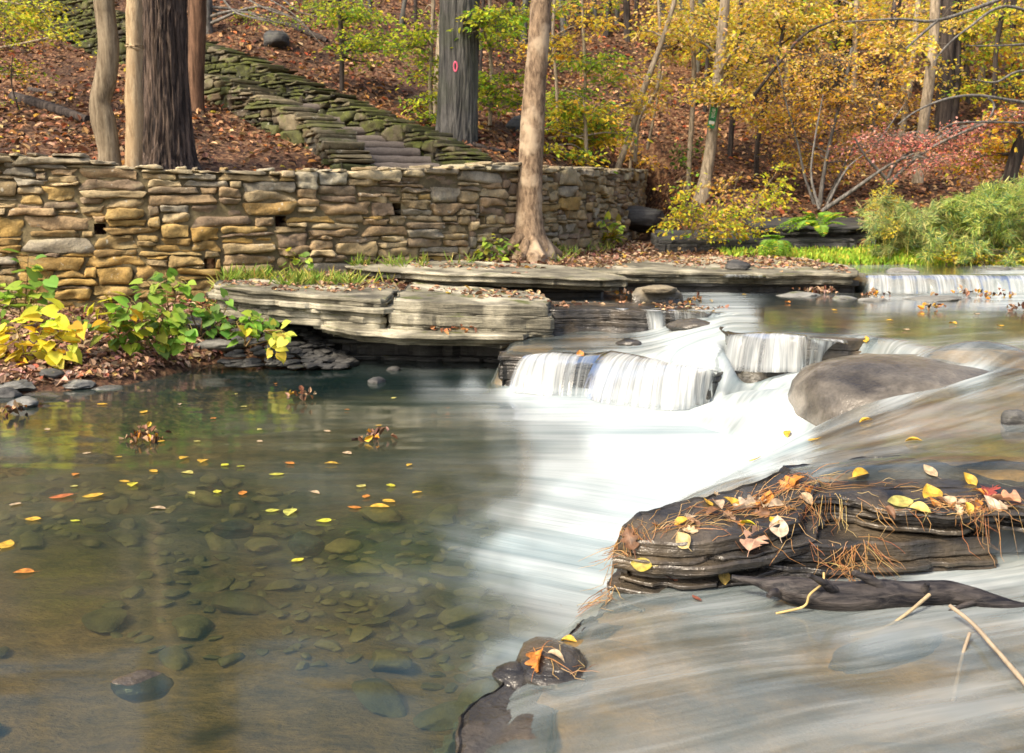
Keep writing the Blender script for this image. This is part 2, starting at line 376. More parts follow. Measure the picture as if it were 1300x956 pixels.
ground('ground', np.linspace(-60, 60, 13), np.linspace(-60, 60, 13), lambda x, y: x * 0 - .62, M['bed'])

# ================================================================== stone walls
def box_template(nx, ny, nz):
    bm = bmesh.new(); V = {}; F_ = []
    def vid(i, j, k): return V.setdefault((i, j, k), len(V))
    for a, (n1, n2, n3) in enumerate([(nx, ny, nz), (ny, nz, nx), (nz, nx, ny)]):
        for side in (0, n3):
            for i in range(n1):
                for j in range(n2):
                    q = []
                    for di, dj in ((0, 0), (1, 0), (1, 1), (0, 1)):
                        t = [0, 0, 0]; t[a], t[(a + 1) % 3], t[(a + 2) % 3] = i + di, j + dj, side
                        q.append(vid(*t))
                    F_.append(q if side else q[::-1])
    bm.free()
    P = np.array(list(V.keys()), float) / np.array([nx, ny, nz]) * 2 - 1
    return P, np.array(F_)
TP, TF = box_template(8, 3, 5)    # length, depth, height
def round_box(P, e=.35):
    Q = np.sign(P) * np.abs(P) ** .9
    m = np.max(np.abs(Q), axis=1, keepdims=True); l = (np.sum(np.abs(Q) ** e, axis=1, keepdims=True)) ** (1 / e)
    return Q * (m / np.maximum(l, 1e-6)) 
TR = round_box(TP, 11)
def stone_wall(mb, back, path, ztop, zbase, depth, colf, seed, cu=.05, cv=.045, wr=(3, 10), hr=(1, 3), holes=(), ragged=0.0, gap=.012, side=-1):
    """path (n,2) plan polyline; stones packed by hand-laid courses on an (s,z) grid"""
    R = np.random.default_rng(seed); P = np.asarray(path, float)
    seg = np.linalg.norm(np.diff(P, axis=0), axis=1); S = np.concatenate([[0], np.cumsum(seg)])
    fx = lambda s: np.stack([np.interp(s, S, P[:, 0]), np.interp(s, S, P[:, 1])], -1)
    zt = lambda s: np.interp(s, S, ztop); zb = lambda s: np.interp(s, S, zbase)
    ns = int(S[-1] / cu); z0 = min(zbase) - .1; nz = int((max(ztop) - z0) / cv) + 2
    sc = (np.arange(ns) + .5) * cu; zc = z0 + (np.arange(nz) + .5) * cv
    need = (zc[None] > zb(sc)[:, None] - .1) & (zc[None] < zt(sc)[:, None] + (R.normal(size=(ns, 1)) * ragged))
    hole = np.zeros_like(need)
    for hs, hz, hw, hh in holes:
        hole |= (np.abs(sc[:, None] - hs) < hw) & (np.abs(zc[None] - hz) < hh)
    free = need & ~hole
    st = []
    for j in range(nz):
        i = 0
        while i < ns:
            if not free[i, j]: i += 1; continue
            h = int(R.choice([1, 2, 3, 4], p=[.24, .38, .25, .13])) if hr[1] > 2 else int(R.choice(hr))
            if R.random() < .08: h += 2
            w = int(R.integers(wr[0], wr[1] + 1)) + (2 if h > 2 else 0)
            k = 0
            while k < w and i + k < ns and free[i + k, j]: k += 1
            if 0 < w - k and k <= 1: pass
            w = max(k, 1); 
            if i + w + 1 < ns and free[i + w, j] and not (i + w + 1 < ns and free[i + w + 1, j]): w += 1
            hh = 1
            while hh < h and j + hh < nz and free[i:i + w, j + hh].all(): hh += 1
            # avoid leaving a one-cell sliver of the course
            free[i:i + w, j:j + hh] = False
            st.append((i, j, w, hh)); i += w
    for (i, j, w, h) in st:
        s0, s1 = i * cu, (i + w) * cu; a, b = fx(s0), fx(s1); t = b - a; L = np.linalg.norm(t); t = t / max(L, 1e-6)
        nrm = np.array([t[1], -t[0]]) * (-side if side > 0 else 1)
        m = (a + b) / 2; zz = z0 + j * cv + h * cv / 2 + .012 * float(fbm(s0 * 1.7, j * .6, 0, 2, seed))
        top = zz + h * cv / 2 > zt((s0 + s1) / 2) - cv * 1.3
        dep = depth * (1.0 + (.16 * R.random() if top else 0)); off = R.normal() * .012 + (.02 if top else 0)
        g = gap * (.6 + R.random())
        sz = np.array([(s1 - s0) / 2 - g, dep / 2, h * cv / 2 - g * .6])
        q = TR.copy()
        q[:, 2] *= 1 + .16 * q[:, 0] * R.normal() * .6 ; q[:, 0] *= 1 + .10 * q[:, 2] * R.normal()
        q = q * sz
        o = R.random(3) * 50
        q = q + TR * (np.array([.020, .030, .013]) * (1 if w > 3 else .6)) * fbm(q[:, 0] * 9 + o[0], q[:, 1] * 9 + o[1], q[:, 2] * 14 + o[2], 3, seed)[:, None] * 2.0
        ang = R.normal() * .025; x = q[:, 0] * math.cos(ang) - q[:, 2] * math.sin(ang); z = q[:, 0] * math.sin(ang) + q[:, 2] * math.cos(ang)
        W = np.stack([m[0] + t[0] * x + nrm[0] * (q[:, 1] + off), m[1] + t[1] * x + nrm[1] * (q[:, 1] + off), zz + z], -1)
        mb.add(W, TF, colf(m[0], m[1], zz, top, R))
    # joint filling behind the stone faces
    sg = np.arange(ns + 1) * cu; zg = z0 + np.arange(nz + 1) * cv; G = fx(sg)
    T = np.gradient(G, axis=0); T /= np.linalg.norm(T, axis=1, keepdims=True); Nn = np.stack([T[:, 1], -T[:, 0]], -1)
    for sgn, inset in ((1, .035), (-1, .05)):
        Q = G + Nn * sgn * (depth / 2 - inset)
        V = np.concatenate([np.repeat(Q[:, None], nz + 1, 1), np.broadcast_to(zg, (ns + 1, nz + 1))[..., None]], -1).reshape(-1, 3)
        V = V + (.008 * fbm(V[:, 0] * 15, V[:, 1] * 15, V[:, 2] * 15, 2, seed))[:, None] * np.array([0, 1, 0])
        f = gridfaces(ns + 1, nz + 1).reshape(ns, nz, 4); core = need.copy(); core[:, 1:] &= True
        core2 = core.copy(); core2[:, :-1] &= core[:, 1:]           # stop a course below the top
        back.add(V, f[core2 & (~hole if sgn == 1 else True)].reshape(-1, 4))
    return st
SC_ = np.array([(.44, .33, .17), (.36, .27, .14), (.50, .39, .22), (.28, .21, .13), (.40, .28, .15), (.34, .30, .22), (.25, .18, .115)])
def col_main(x, y, z, top, R):
    c = SC_[R.integers(len(SC_))] * (.8 + .45 * R.random())
    if top: c = c * .6 + np.array([.40, .37, .26]) * .5
    lw = np.clip((-1.9 - x) / 1.2, 0, 1) * np.clip((1.32 - z) / .3, 0, 1)
    if R.random() < .75 * lw + .05: c = c * .45 + np.array([.42, .25, .03]) * (.35 + .45 * R.random())
    return c
pw = np.array([at(px, 270, d)[:2] for px, d in WALLP]); k = np.linspace(0, len(pw) - 1, 90)
pwd = spline(pw, 140); Sw = np.concatenate([[0], np.cumsum(np.linalg.norm(np.diff(pwd, axis=0), axis=1))])
_px, _ = proj(pwd[:, 0], pwd[:, 1], np.full(len(pwd), 1.25))
_d = pwd[:, 1]
zt_ = np.array([at(p, wall_pix(p, WTOP), d)[2] for p, d in zip(_px, _d)]); zb_ = np.array([at(p, wall_pix(p, WBASE), d)[2] for p, d in zip(_px, _d)]) - .08
def s_at(px): return np.interp(px, _px, Sw)
hl = []
for hx, hy in ((131, 290), (349, 281), (259, 335), (493, 266), (601, 279), (40, 300)):
    d = np.interp(hx, _px, _d); 
    if hx != 40: hl.append((s_at(hx), at(hx, hy, d)[2], .055, .05))
tw = thing('stone_wall', (pwd[60][0], pwd[60][1], .6), 'long tan dry laid retaining wall above the stream, ochre lichen on its left end', 'stone wall')
mb, bk = MB(), MB()
stone_wall(mb, bk, pwd, zt_, zb_, .36, col_main, 5, holes=hl, hr=(1, 3), wr=(4, 11), cv=.032, gap=.004, ragged=.008)
mb.build('stone_facing', M['wall'], tw, sharp=60); bk.build('mortar_joints', M['mortar'], tw)

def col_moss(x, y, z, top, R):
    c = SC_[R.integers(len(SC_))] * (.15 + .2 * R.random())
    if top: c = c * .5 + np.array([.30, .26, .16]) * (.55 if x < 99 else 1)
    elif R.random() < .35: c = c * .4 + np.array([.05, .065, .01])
    return c
def path3(tab, n): return spline([at(*t) for t in tab], n)
up, lo = path3(UP, 60), path3(LO, 50)
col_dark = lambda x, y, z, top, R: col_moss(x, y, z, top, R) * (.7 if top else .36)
def hbase(P, dz): return np.minimum(H(P[:, 0], P[:, 1]) - .1, P[:, 2] - dz)
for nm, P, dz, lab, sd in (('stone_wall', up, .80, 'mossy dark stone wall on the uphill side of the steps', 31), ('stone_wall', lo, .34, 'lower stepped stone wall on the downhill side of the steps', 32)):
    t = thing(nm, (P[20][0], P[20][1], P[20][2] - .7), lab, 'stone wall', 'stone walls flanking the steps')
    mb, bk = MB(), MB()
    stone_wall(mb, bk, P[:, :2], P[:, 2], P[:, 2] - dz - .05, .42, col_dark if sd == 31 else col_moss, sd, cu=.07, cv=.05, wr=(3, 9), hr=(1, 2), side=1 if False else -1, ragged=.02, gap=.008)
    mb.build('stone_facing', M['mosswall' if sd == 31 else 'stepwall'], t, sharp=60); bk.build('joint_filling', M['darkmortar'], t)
# steps between the two walls
ts = thing('staircase', (lo[3][0], lo[3][1], 1.6), 'dark timber edged steps climbing between two mossy stone walls', 'staircase')
def near(P, d): i = np.argmin(np.abs(P[:, 1] - d)); return P[i]
STEP_PIX = [(465, 545, 206), (462, 534, 197), (456, 520, 187), (447, 508, 178), (438, 497, 171), (425, 470, 160), (400, 440, 148), (370, 405, 130)]
for q, (xa, xb, py) in enumerate(STEP_PIX):
    d = 11.35 + q * .30
    a, b = at(xa - 6, py, d), at(xb + 12, py, d + .25); b[2] = a[2]
    mb = MB(); n = 14; P = np.linspace(a, b, n); P[:, 2] += .008 * fbm(P[:, 0] * 4, q, 0, 2, 3)
    tube(mb, P - np.array([0, 0, .06]), .06, 10, (.13, .11, .095), .18, 3, q)
    sp_o = mb.build('step', M['twig'], ts)
    mb2 = MB(); dv = np.array([-.10, .36, .0]); V = np.array([a + dv * .1, b + dv * .1, b + dv, a + dv]) - np.array([0, 0, .035]); V = np.vstack([V, V - np.array([0, 0, .16])])
    mb2.add(V, [[0, 1, 2, 3], [4, 5, 1, 0], [5, 6, 2, 1], [6, 7, 3, 2], [7, 4, 0, 3], [7, 6, 5, 4]]); sub(sp_o, 'tread', mb2, M['litter'], smooth=False)
# ================================================================== rocks
def resample(poly, ds, close=True):
    P = np.asarray(poly, float)
    if close: P = np.vstack([P, P[:1]])
    S = np.concatenate([[0], np.cumsum(np.linalg.norm(np.diff(P, axis=0), axis=1))]); n = max(12, int(S[-1] / ds))
    s = np.linspace(0, S[-1], n + 1)[:-1]
    return np.stack([np.interp(s, S, P[:, 0]), np.interp(s, S, P[:, 1])], -1)
def slab(mb, poly, ztop, thick, layers=6, inset=.03, under=.0, seed=0, ds=.03, topn=.012, jag=.03, slope=0.0):
    """bedded rock: outline seen from above, broken into thin strata; ztop(x,y) gives the top face"""
    R = np.random.default_rng(seed); P = resample(poly, ds); n = len(P)
    T = np.roll(P, -1, 0) - np.roll(P, 1, 0); T /= np.linalg.norm(T, axis=1, keepdims=True) + 1e-9; N = np.stack([T[:, 1], -T[:, 0]], -1)
    area = np.sum(P[:, 0] * np.roll(P[:, 1], -1) - np.roll(P[:, 0], -1) * P[:, 1])
    if area < 0: N = -N; P = P[::-1]; N = N[::-1]
    P = P + N * (jag * fbm(P[:, 0] * 3 + seed, P[:, 1] * 3, 0, 4, seed))[:, None]
    cut = np.sort(R.random(layers - 1)) * .9 + .05; cut = np.concatenate([[0], cut, [1]]) * thick
    C = P.mean(0); rings = []
    def zt(Q): return np.broadcast_to(ztop(Q[:, 0], Q[:, 1]), (len(Q),)) + topn * fbm(Q[:, 0] * 5, Q[:, 1] * 5, 0, 4, seed + 9)
    for s in (.12, .35, .6, .8, .92, .975):
        Q = C + (P - C) * s; rings.append(np.column_stack([Q, zt(Q) - (.004 if s < .97 else .010)]))
    for i in range(layers):
        ins = inset * (1.2 * fbm(P[:, 0] * 2.2 + i * 3.7, P[:, 1] * 2.2, i * 5.1, 4, seed) + R.normal() * .35) - under * (cut[i] / thick) + slope * (cut[i] / thick)
        ins = np.minimum(ins, .04 + max(0, slope)) if i else ins * .3
        ins = ins - .55 * inset * np.maximum(0, fbm(P[:, 0] * 11 + i * 7.3, P[:, 1] * 11, i * 2.2, 3, seed + 3) - .12) * 4 * (i > 0)
        Q = P + N * ins[:, None]; zz = zt(P) if i == 0 else .3 * zt(P) + .7 * np.broadcast_to(ztop(P[:, 0], P[:, 1]), (n,))
        e = min(.008, (cut[i + 1] - cut[i]) * .25)
        rings.append(np.column_stack([Q - N * e * .8, zz - cut[i] - .0005])); rings.append(np.column_stack([Q, zz - cut[i] - e])); 
        rings.append(np.column_stack([Q, zz - cut[i + 1] + e])); rings.append(np.column_stack([Q - N * e * .8, zz - cut[i + 1] + .0005]))
    Q = C + (P - C) * .3; rings.append(np.column_stack([Q, zt(Q) - thick - .01]))
    V = np.concatenate(rings); f = gridfaces(len(rings), n, True)
    mb.add(V, f[:, ::-1])
    c0 = np.append(C, zt(C[None])[0]); mb.add(np.vstack([rings[0], c0]), [[i, (i + 1) % n, n] for i in range(n)])
    c1 = np.append(C, zt(C[None])[0] - thick - .01); mb.add(np.vstack([rings[-1], c1]), [[(i + 1) % n, i, n] for i in range(n)])
_bm = bmesh.new(); bmesh.ops.create_icosphere(_bm, subdivisions=4, radius=1); ICO_V = np.array([v.co[:] for v in _bm.verts]); ICO_F = np.array([[v.index for v in f.verts] for f in _bm.faces]); _bm.free()
_bm = bmesh.new(); bmesh.ops.create_icosphere(_bm, subdivisions=3, radius=1); ICO3_V = np.array([v.co[:] for v in _bm.verts]); ICO3_F = np.array([[v.index for v in f.verts] for f in _bm.faces]); _bm.free()
def rock_v(size, seed, ang=6, rough=.12, rot=None, lo=False):
    R = np.random.default_rng(seed); V = (ICO3_V if lo else ICO_V).copy()
    for _ in range(ang):
        d = R.normal(size=3); d /= np.linalg.norm(d); k = .62 + .3 * R.random()
        t = V @ d; V = V - np.maximum(0, t - k)[:, None] * d * .92
    V = V * (1 + rough * 2 * fbm(V[:, 0] * 1.4 + seed, V[:, 1] * 1.4, V[:, 2] * 1.4, 4, seed))[:, None]
    V = V * np.asarray(size); a = R.random() * 6.28 if rot is None else rot
    return np.column_stack([V[:, 0] * math.cos(a) - V[:, 1] * math.sin(a), V[:, 0] * math.sin(a) + V[:, 1] * math.cos(a), V[:, 2]])
def rock(name, c, size, mat, label, cat='rock', group=None, seed=0, ang=6, rough=.12, rot=None, lo=False):
    mb = MB(); mb.add(rock_v(size, seed, ang, rough, rot, lo), ICO3_F if lo else ICO_F); o = mb.build(name, M[mat], sharp=38); o.location = tuple(c)
    return tag(o, label, cat, group)
def Z(z, ax=0, ay=0, x0=0, y0=0): return lambda x, y: z + ax * (np.asarray(x) - x0) + ay * (np.asarray(y) - y0)
def pz(l): return [onz(*p)[:2] for p in l]
def one(name, mat, label, cat, parts, group=None):
    mb = MB()
    for a, kw in parts: slab(mb, *a, **kw)
    o = mb.build(name, M[mat], sharp=32); return tag(o, label, cat, group)

# --- left ledge: two upper slabs with a crack, a lower slab, the undercut bedrock behind
def ztA(x, y): return .565 - .050 * (np.asarray(x) + .9) + .03 * (np.asarray(y) - 8.3)
one('rock_ledge', 'shale', 'broad pale shale slab jutting over the pool, just left of the crack', 'rock ledge',
    [(([(-2.50, 8.45), (-2.1, 8.22), (-1.6, 8.12), (-1.05, 8.03), (-.99, 8.10), (-1.00, 8.9), (-1.2, 9.6), (-2.0, 9.5), (-2.55, 9.1)], ztA, .26), dict(layers=7, inset=.05, under=.10, seed=3, slope=.06, jag=.06))], 'pale shale slabs at the pool edge')
one('rock_ledge', 'shale', 'pale smooth shale slab to the right of the crack, sloping into the wet rock', 'rock ledge',
    [(([(-.965, 8.06), (-.5, 8.03), (0, 8.05), (.30, 8.14), (.36, 8.6), (.2, 9.2), (-.96, 9.5)], ztA, .25), dict(layers=7, inset=.035, under=.06, seed=8, slope=.10, jag=.04))], 'pale shale slabs at the pool edge')
one('rock_ledge', 'shale', 'lower shale shelf under the crack holding a heap of brown leaves', 'rock ledge',
    [(([(-1.62, 8.22), (-1.35, 7.97), (-.95, 7.84), (-.45, 7.82), (.10, 7.86), (.12, 8.4), (-.6, 8.7), (-1.6, 8.6)], Z(.315, -.02, .05, -.8, 7.9), .11), dict(layers=4, inset=.04, under=.22, seed=14, jag=.07))], 'pale shale slabs at the pool edge')
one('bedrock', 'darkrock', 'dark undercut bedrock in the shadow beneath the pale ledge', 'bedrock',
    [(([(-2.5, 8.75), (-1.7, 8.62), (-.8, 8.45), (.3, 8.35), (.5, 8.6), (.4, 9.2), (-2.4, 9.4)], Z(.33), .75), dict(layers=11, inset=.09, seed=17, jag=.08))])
# --- second and third ledges behind it
def ztB(x, y): return .685 - .028 * np.asarray(x) + .05 * (np.asarray(y) - 9.5)
one('rock_ledge', 'shale', 'long thin shale slab with a black gap beneath, in front of the pale leaning trunk', 'rock ledge',
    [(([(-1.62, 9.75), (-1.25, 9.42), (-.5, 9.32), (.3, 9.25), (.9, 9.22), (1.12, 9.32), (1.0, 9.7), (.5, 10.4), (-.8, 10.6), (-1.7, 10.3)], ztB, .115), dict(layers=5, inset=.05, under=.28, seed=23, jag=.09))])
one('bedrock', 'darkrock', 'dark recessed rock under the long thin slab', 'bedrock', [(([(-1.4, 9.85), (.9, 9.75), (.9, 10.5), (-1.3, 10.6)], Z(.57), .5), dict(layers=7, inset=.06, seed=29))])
one('rock_ledge', 'shale', 'wide flat leaf littered ledge stretching from the pale trunk to the far falls', 'rock ledge',
    [(([(.25, 10.7), (.8, 10.45), (1.3, 10.3), (2.0, 10.35), (2.6, 10.22), (3.1, 10.28), (3.52, 10.25), (3.62, 10.5), (3.7, 11.2), (3.5, 12.2), (2.4, 12.6), (1.2, 12.2), (.3, 11.6)], Z(.655, -.004, .035, 1.5, 10.4), .12), dict(layers=5, inset=.05, under=.15, seed=33, jag=.08))])
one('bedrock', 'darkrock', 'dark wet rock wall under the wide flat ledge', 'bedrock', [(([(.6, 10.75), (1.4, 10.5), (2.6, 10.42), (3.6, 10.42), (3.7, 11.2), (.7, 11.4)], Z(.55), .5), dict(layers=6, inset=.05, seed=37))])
# --- dark ledges at the foot of the right hillside
for q, (a, zt, th, sd, lab) in enumerate([
    ([(840, 300), (960, 302), (1040, 306), (1090, 308)], .90, .26, 41, 'low dark rock shelf under the yellow bush at the foot of the slope'),
    ([(955, 296), (1030, 300), (1075, 303), (1120, 306)], 1.04, .24, 44, 'upper dark rock shelf behind the fern at the foot of the slope')]):
    fr = [at(px, py, 13.0 + .25 * q)[:2] for px, py in a]; bk_ = [(x + .1, y + 1.2) for x, y in fr[::-1]]
    one('rock_ledge', 'darkrock', lab, 'rock ledge', [((fr + bk_, Z(zt, 0, .1, 0, 13), th), dict(layers=5, inset=.08, under=.12, seed=sd, jag=.12))])
rock('boulder', at(815, 277, 15.2), (.42, .3, .22), 'darkrock', 'dark mossy boulder beside the end of the tan wall', seed=4)
# --- step rock under the first falls (wet, dark)
one('rock_ledge', 'wetshale', 'dark wet rock step below the upper stream where three thin falls pour', 'rock ledge',
    [(([(-.02, 8.26), (.30, 8.40), (.8, 8.42), (1.2, 8.38), (1.62, 8.28), (1.9, 8.7), (1.6, 9.0), (.2, 9.0)], Z(.440, -.02, .02, .8, 8.1), .30), dict(layers=8, inset=.03, seed=51, slope=.05, jag=.05))])
one('rock_ledge', 'wetshale', 'dark wet lip of rock between the small left fall and the wide white fall', 'rock ledge',
    [(([(-.10, 7.20), (.2, 7.15), (.50, 7.13), (.70, 6.99), (.98, 6.72), (1.28, 6.42), (1.42, 6.6), (1.4, 7.2), (.9, 7.7), (.2, 7.8), (-.1, 7.5)], Z(.222), .5), dict(layers=10, inset=.04, under=.10, seed=53, jag=.05))])
one('rock_ledge', 'wetshale', 'wet brown capped rock block with strings of water down its face beside the big boulder', 'rock ledge',
    [(([(1.46, 6.78), (1.7, 6.70), (1.95, 6.66), (2.22, 6.60), (2.45, 6.7), (2.4, 7.2), (1.9, 7.5), (1.5, 7.3)], Z(.425, .0, .01, 2, 6.7), .42), dict(layers=9, inset=.04, seed=57, jag=.04, slope=.03))])
rock('boulder', onz(950, 478, .12), (.27, .2, .12), 'wetboulder', 'low wet brown rock below the stringy fall', seed=61, ang=3)
rock('rock', onz(925, 452, .26), (.10, .12, .09), 'wetshale', 'small black wet rock at the corner of the stringy fall', seed=62)
rock('rock', onz(878, 415, .36), (.20, .12, .07), 'wetboulder', 'low rounded wet rock where the upper stream tips over the step', seed=63, ang=2)
rock('rock', onz(797, 436, .262), (.12, .07, .035), 'wetshale', 'small flat dark rock lying on the shelf above the white fall', seed=64)
# --- the big water polished boulder
mbb = MB(); V = ICO_V.copy()
V = np.sign(V) * np.abs(V) ** .85; V *= (1 + .13 * fbm(V[:, 0] * 1.3, V[:, 1] * 1.3, V[:, 2] * 1.3, 3, 71) + .03 * fbm(V[:, 0] * 5, V[:, 1] * 5, V[:, 2] * 9, 4, 72))[:, None]
Rx = np.where(V[:, 0] < 0, .66, 1.15); V = V * np.column_stack([Rx, np.full(len(V), .62), np.full(len(V), .335)])
mbb.add(V, ICO_F); o = mbb.build('boulder', M['boulder']); o.location = (2.28, 5.72, .10); o.rotation_euler = (0, math.radians(2), math.radians(12))
tag(o, 'big smooth water polished boulder with white water sliding past it', 'rock')

# ================================================================== flowing stream surface (steps, chute, ramp, foreground shelf)
def inpoly(poly, X, Y):
    r = np.zeros(X.shape, bool); n = len(poly)
    for i in range(n):
        x1, y1 = poly[i]; x2, y2 = poly[(i + 1) % n]
        c = ((y1 > Y) != (y2 > Y)) & (X < (x2 - x1) * (Y - y1) / (y2 - y1 + 1e-12) + x1); r ^= c
    return r
def pdist(line, X, Y):
    d = np.full(X.shape, 1e9)
    for (x1, y1), (x2, y2) in zip(line[:-1], line[1:]):
        t = np.clip(((X - x1) * (x2 - x1) + (Y - y1) * (y2 - y1)) / ((x2 - x1) ** 2 + (y2 - y1) ** 2 + 1e-12), 0, 1)
        d = np.minimum(d, np.hypot(X - x1 - t * (x2 - x1), Y - y1 - t * (y2 - y1)))
    return d
def blur(A, s):
    k = int(s * 3) + 1; w = np.exp(-.5 * (np.arange(-k, k + 1) / s) ** 2); w /= w.sum()
    for ax in (0, 1):
        P = np.pad(A, [(k, k) if a == ax else (0, 0) for a in (0, 1)], mode='edge')
        A = sum(w[i] * np.take(P, np.arange(i, i + A.shape[ax]), axis=ax) for i in range(2 * k + 1))
    return A
ST = .022
gx, gy = np.arange(-.7, 7.0, ST), np.arange(.4, 12.9, ST); GX, GY = np.meshgrid(gx, gy)
CL = [(-.6, .3), (-.36, 1.5), (-.12, 2.3), (0, 2.7), (.20, 3.05), (.33, 3.3), (.44, 3.75), (.76, 4.3), (1.16, 4.85), (1.46, 5.3)]
CHUTE = [(1.46, 5.3), (1.22, 5.55), (1.0, 5.95), (1.08, 6.35), (1.32, 6.5), (1.46, 6.82), (2.3, 6.65), (2.3, 6.2), (2.0, 5.9), (1.8, 5.4)]
RAMP = CL + [(2.0, 5.35), (2.4, 5.6), (2.6, 5.9), (7.2, 5.9), (7.2, .3)]
L1 = [(-.12, 7.19), (.2, 7.13), (.50, 7.11), (.70, 6.97), (.98, 6.70), (1.28, 6.40), (1.5, 6.6), (1.5, 7.1), (1.62, 7.7), (1.75, 8.4), (.9, 8.6), (-.05, 8.5)]
L2 = [(.20, 9.2), (.36, 8.42), (.8, 8.42), (1.2, 8.38), (1.66, 8.25), (1.62, 7.7), (1.50, 7.2), (1.47, 6.78), (1.95, 6.66), (2.22, 6.58), (2.35, 6.2), (2.6, 5.9), (7.2, 5.9), (7.2, 10.45), (3.66, 10.42), (.2, 10.6)]
L3 = [(3.66, 10.28), (7.2, 10.28), (7.2, 13), (3.5, 13)]
dC = pdist(CL, GX, GY); dCh = pdist(CHUTE[:5], GX, GY)
lvl = np.where(GY > 3.35, .335 + .075 * sstep(4.3, 6.1, GY) + .012 * GX, .13 + .02 * GX)
sh_ = .062 + .016 * GX + .02 * fbm(GX * 1.6 + GY * .8, GY * 2.2, 0, 3, 80)
lvl = sh_ + (.325 + .085 * sstep(4.3, 6.1, GY) + .012 * GX - sh_) * sstep(3.30, 3.54, GY + .10 * sstep(1.0, .5, GX))
tau = .16 + .24 * sstep(3.3, 4.2, GY)
Wr = lvl * (1 - np.exp(-dC / tau)) + .012 * fbm(GX * 1.5 + GY, GY * 3, 0, 3, 81)
Wg = np.full(GX.shape, -.06)
m = inpoly(RAMP, GX, GY); Wg[m] = Wr[m]
m = inpoly(CHUTE, GX, GY); hc = -.02 + .25 * sstep(-.15, .75, dCh) + (.05 * fbm(GX * 3.1, GY * 2.6, 0, 2, 85) + .07 * np.exp(-(((GX - 1.30) / .22) ** 2 + ((GY - 6.0) / .35) ** 2))) * sstep(0, .4, dCh); Wg[m] = np.maximum(Wg, hc)[m]
m1 = inpoly(L1, GX, GY) & (pdist(L1[:6], GX, GY) > .10); up1 = sstep(.75, .0, pdist([(1.47, 6.95), (1.52, 7.2), (1.64, 7.7), (1.62, 8.2)], GX, GY)); Wg[m1] = (.252 + .15 * up1 ** 1.3)[m1]
m2 = inpoly(L2, GX, GY) & (pdist(L2[:5], GX, GY) > .09) & (pdist([(1.47, 6.78), (1.95, 6.66), (2.22, 6.58), (2.3, 6.4)], GX, GY) > .09); Wg[m2] = .435
Wg = np.maximum(Wg, np.where(GY > 4.6, -.10 + .63 * np.exp(-(((GX - 2.70) / .85) ** 2 + ((GY - 5.75) / .55) ** 2)), -1))   # water heaped over the boulder's right flank
m3 = inpoly(L3, GX, GY); Wg[m3] = .615
Wb = blur(Wg, 2.3)
far = GY > 10.0
Wf = np.where(far, blur(Wg, 1.0), Wb)
keep = (Wf > -.045)
# flow coordinates
ang = np.where(GY < 3.3, math.radians(197), math.radians(212)); ang = np.where((GY > 5.9) | m2, math.radians(205), ang)
ang = np.where(GY > 7.2, math.radians(185), ang)
def flowc(X, Y, A): return X * np.cos(A) + Y * np.sin(A), -X * np.sin(A) + Y * np.cos(A)
ch = inpoly(CHUTE, GX, GY); ang = np.where(ch, math.radians(235), ang)
fu, fv = flowc(GX, GY, ang); 
wob = .05 * fbm(GX * 1.2, GY * 1.2, 0, 2, 90)
flow = np.stack([fu, fv + wob, Wf * 0], -1)
PX, PY = proj(GX, GY, Wf)
def idw(tab, X, Y, sx=1.0, p=3.2):
    t = np.array(tab, float); num = 0; den = 0
    for a, b, c in t:
        w = 1 / (((X - a) / sx) ** 2 + (Y - b) ** 2 + 6.0) ** (p / 2); num = num + w * c; den = den + w
    return num / den
# whiteness of the aerated water over the stream bed, sampled along its course (converted from plan positions)
FW_ = [(1000, 600, .28), (940, 610, .45), (890, 640, .5), (850, 660, .55), (1080, 570, .22), (1080, 520, .30), (1180, 500, .35), (1280, 480, .45), (1290, 520, .28), (1200, 560, .22), (1250, 600, .10), (1100, 610, .10), (1000, 640, .15),
      (1150, 480, .62), (1230, 472, .65), (1060, 555, .35), (1220, 455, .30), (1140, 446, .55), (1290, 446, .42), (1190, 462, .22), (1090, 455, .6), (1250, 425, .16), (1150, 415, .06), (1290, 410, .12), (1050, 410, .06), (980, 400, .12), (940, 405, .55), (900, 430, .85), (860, 440, .9),
      (830, 440, .55), (780, 430, .25), (720, 430, .12), (680, 435, .08), (900, 455, .9), (850, 458, .95), (790, 452, .6), (720, 448, .2), (1000, 385, .04), (1200, 385, .05), (1100, 375, .1), (1200, 368, .6), (1280, 368, .6), (1120, 370, .5), (1200, 346, .05), (800, 372, .03), (850, 395, .3), (700, 362, .02),
      (950, 480, .95), (1010, 475, .95), (960, 520, .92), (900, 520, .95), (900, 550, 1), (1000, 520, 1), (940, 500, .62), (920, 540, .66), (985, 492, .8), (900, 535, .7), (955, 540, .72), (880, 560, .85), (1000, 555, 1), (960, 590, .95),
      (700, 780, .25), (760, 740, .12), (820, 760, .30), (850, 800, .32), (760, 830, .28), (680, 840, .2), (900, 780, .42), (960, 800, .34), (1000, 780, .30), (1050, 790, .30), (1100, 800, .36), (1150, 830, .3), (1200, 800, .34), (1250, 790, .45), (1200, 738, .62), (1280, 728, .6), (1120, 742, .4), (1280, 760, .5), (1050, 830, .16), (1000, 850, .34), (1100, 860, .36), (1250, 860, .38), (900, 860, .34), (800, 900, .3), (1000, 930, .3), (1200, 930, .35), (900, 830, .2), (650, 930, .2)]
FW = [(a, b, c if c > .5 else 0 if c < .13 and b < 430 else c * (.56 if b > 690 else .55)) for a, b, c in FW_]
foam = np.clip(idw(FW, PX, PY, 1.6, 4.0), 0, 1)
n = GX.size; nx = GX.shape[1]
ff = gridfaces(GX.shape[0], nx); kq = keep.ravel()[ff].any(1)
idx = np.full(n, -1); used = np.unique(ff[kq]); idx[used] = np.arange(len(used))
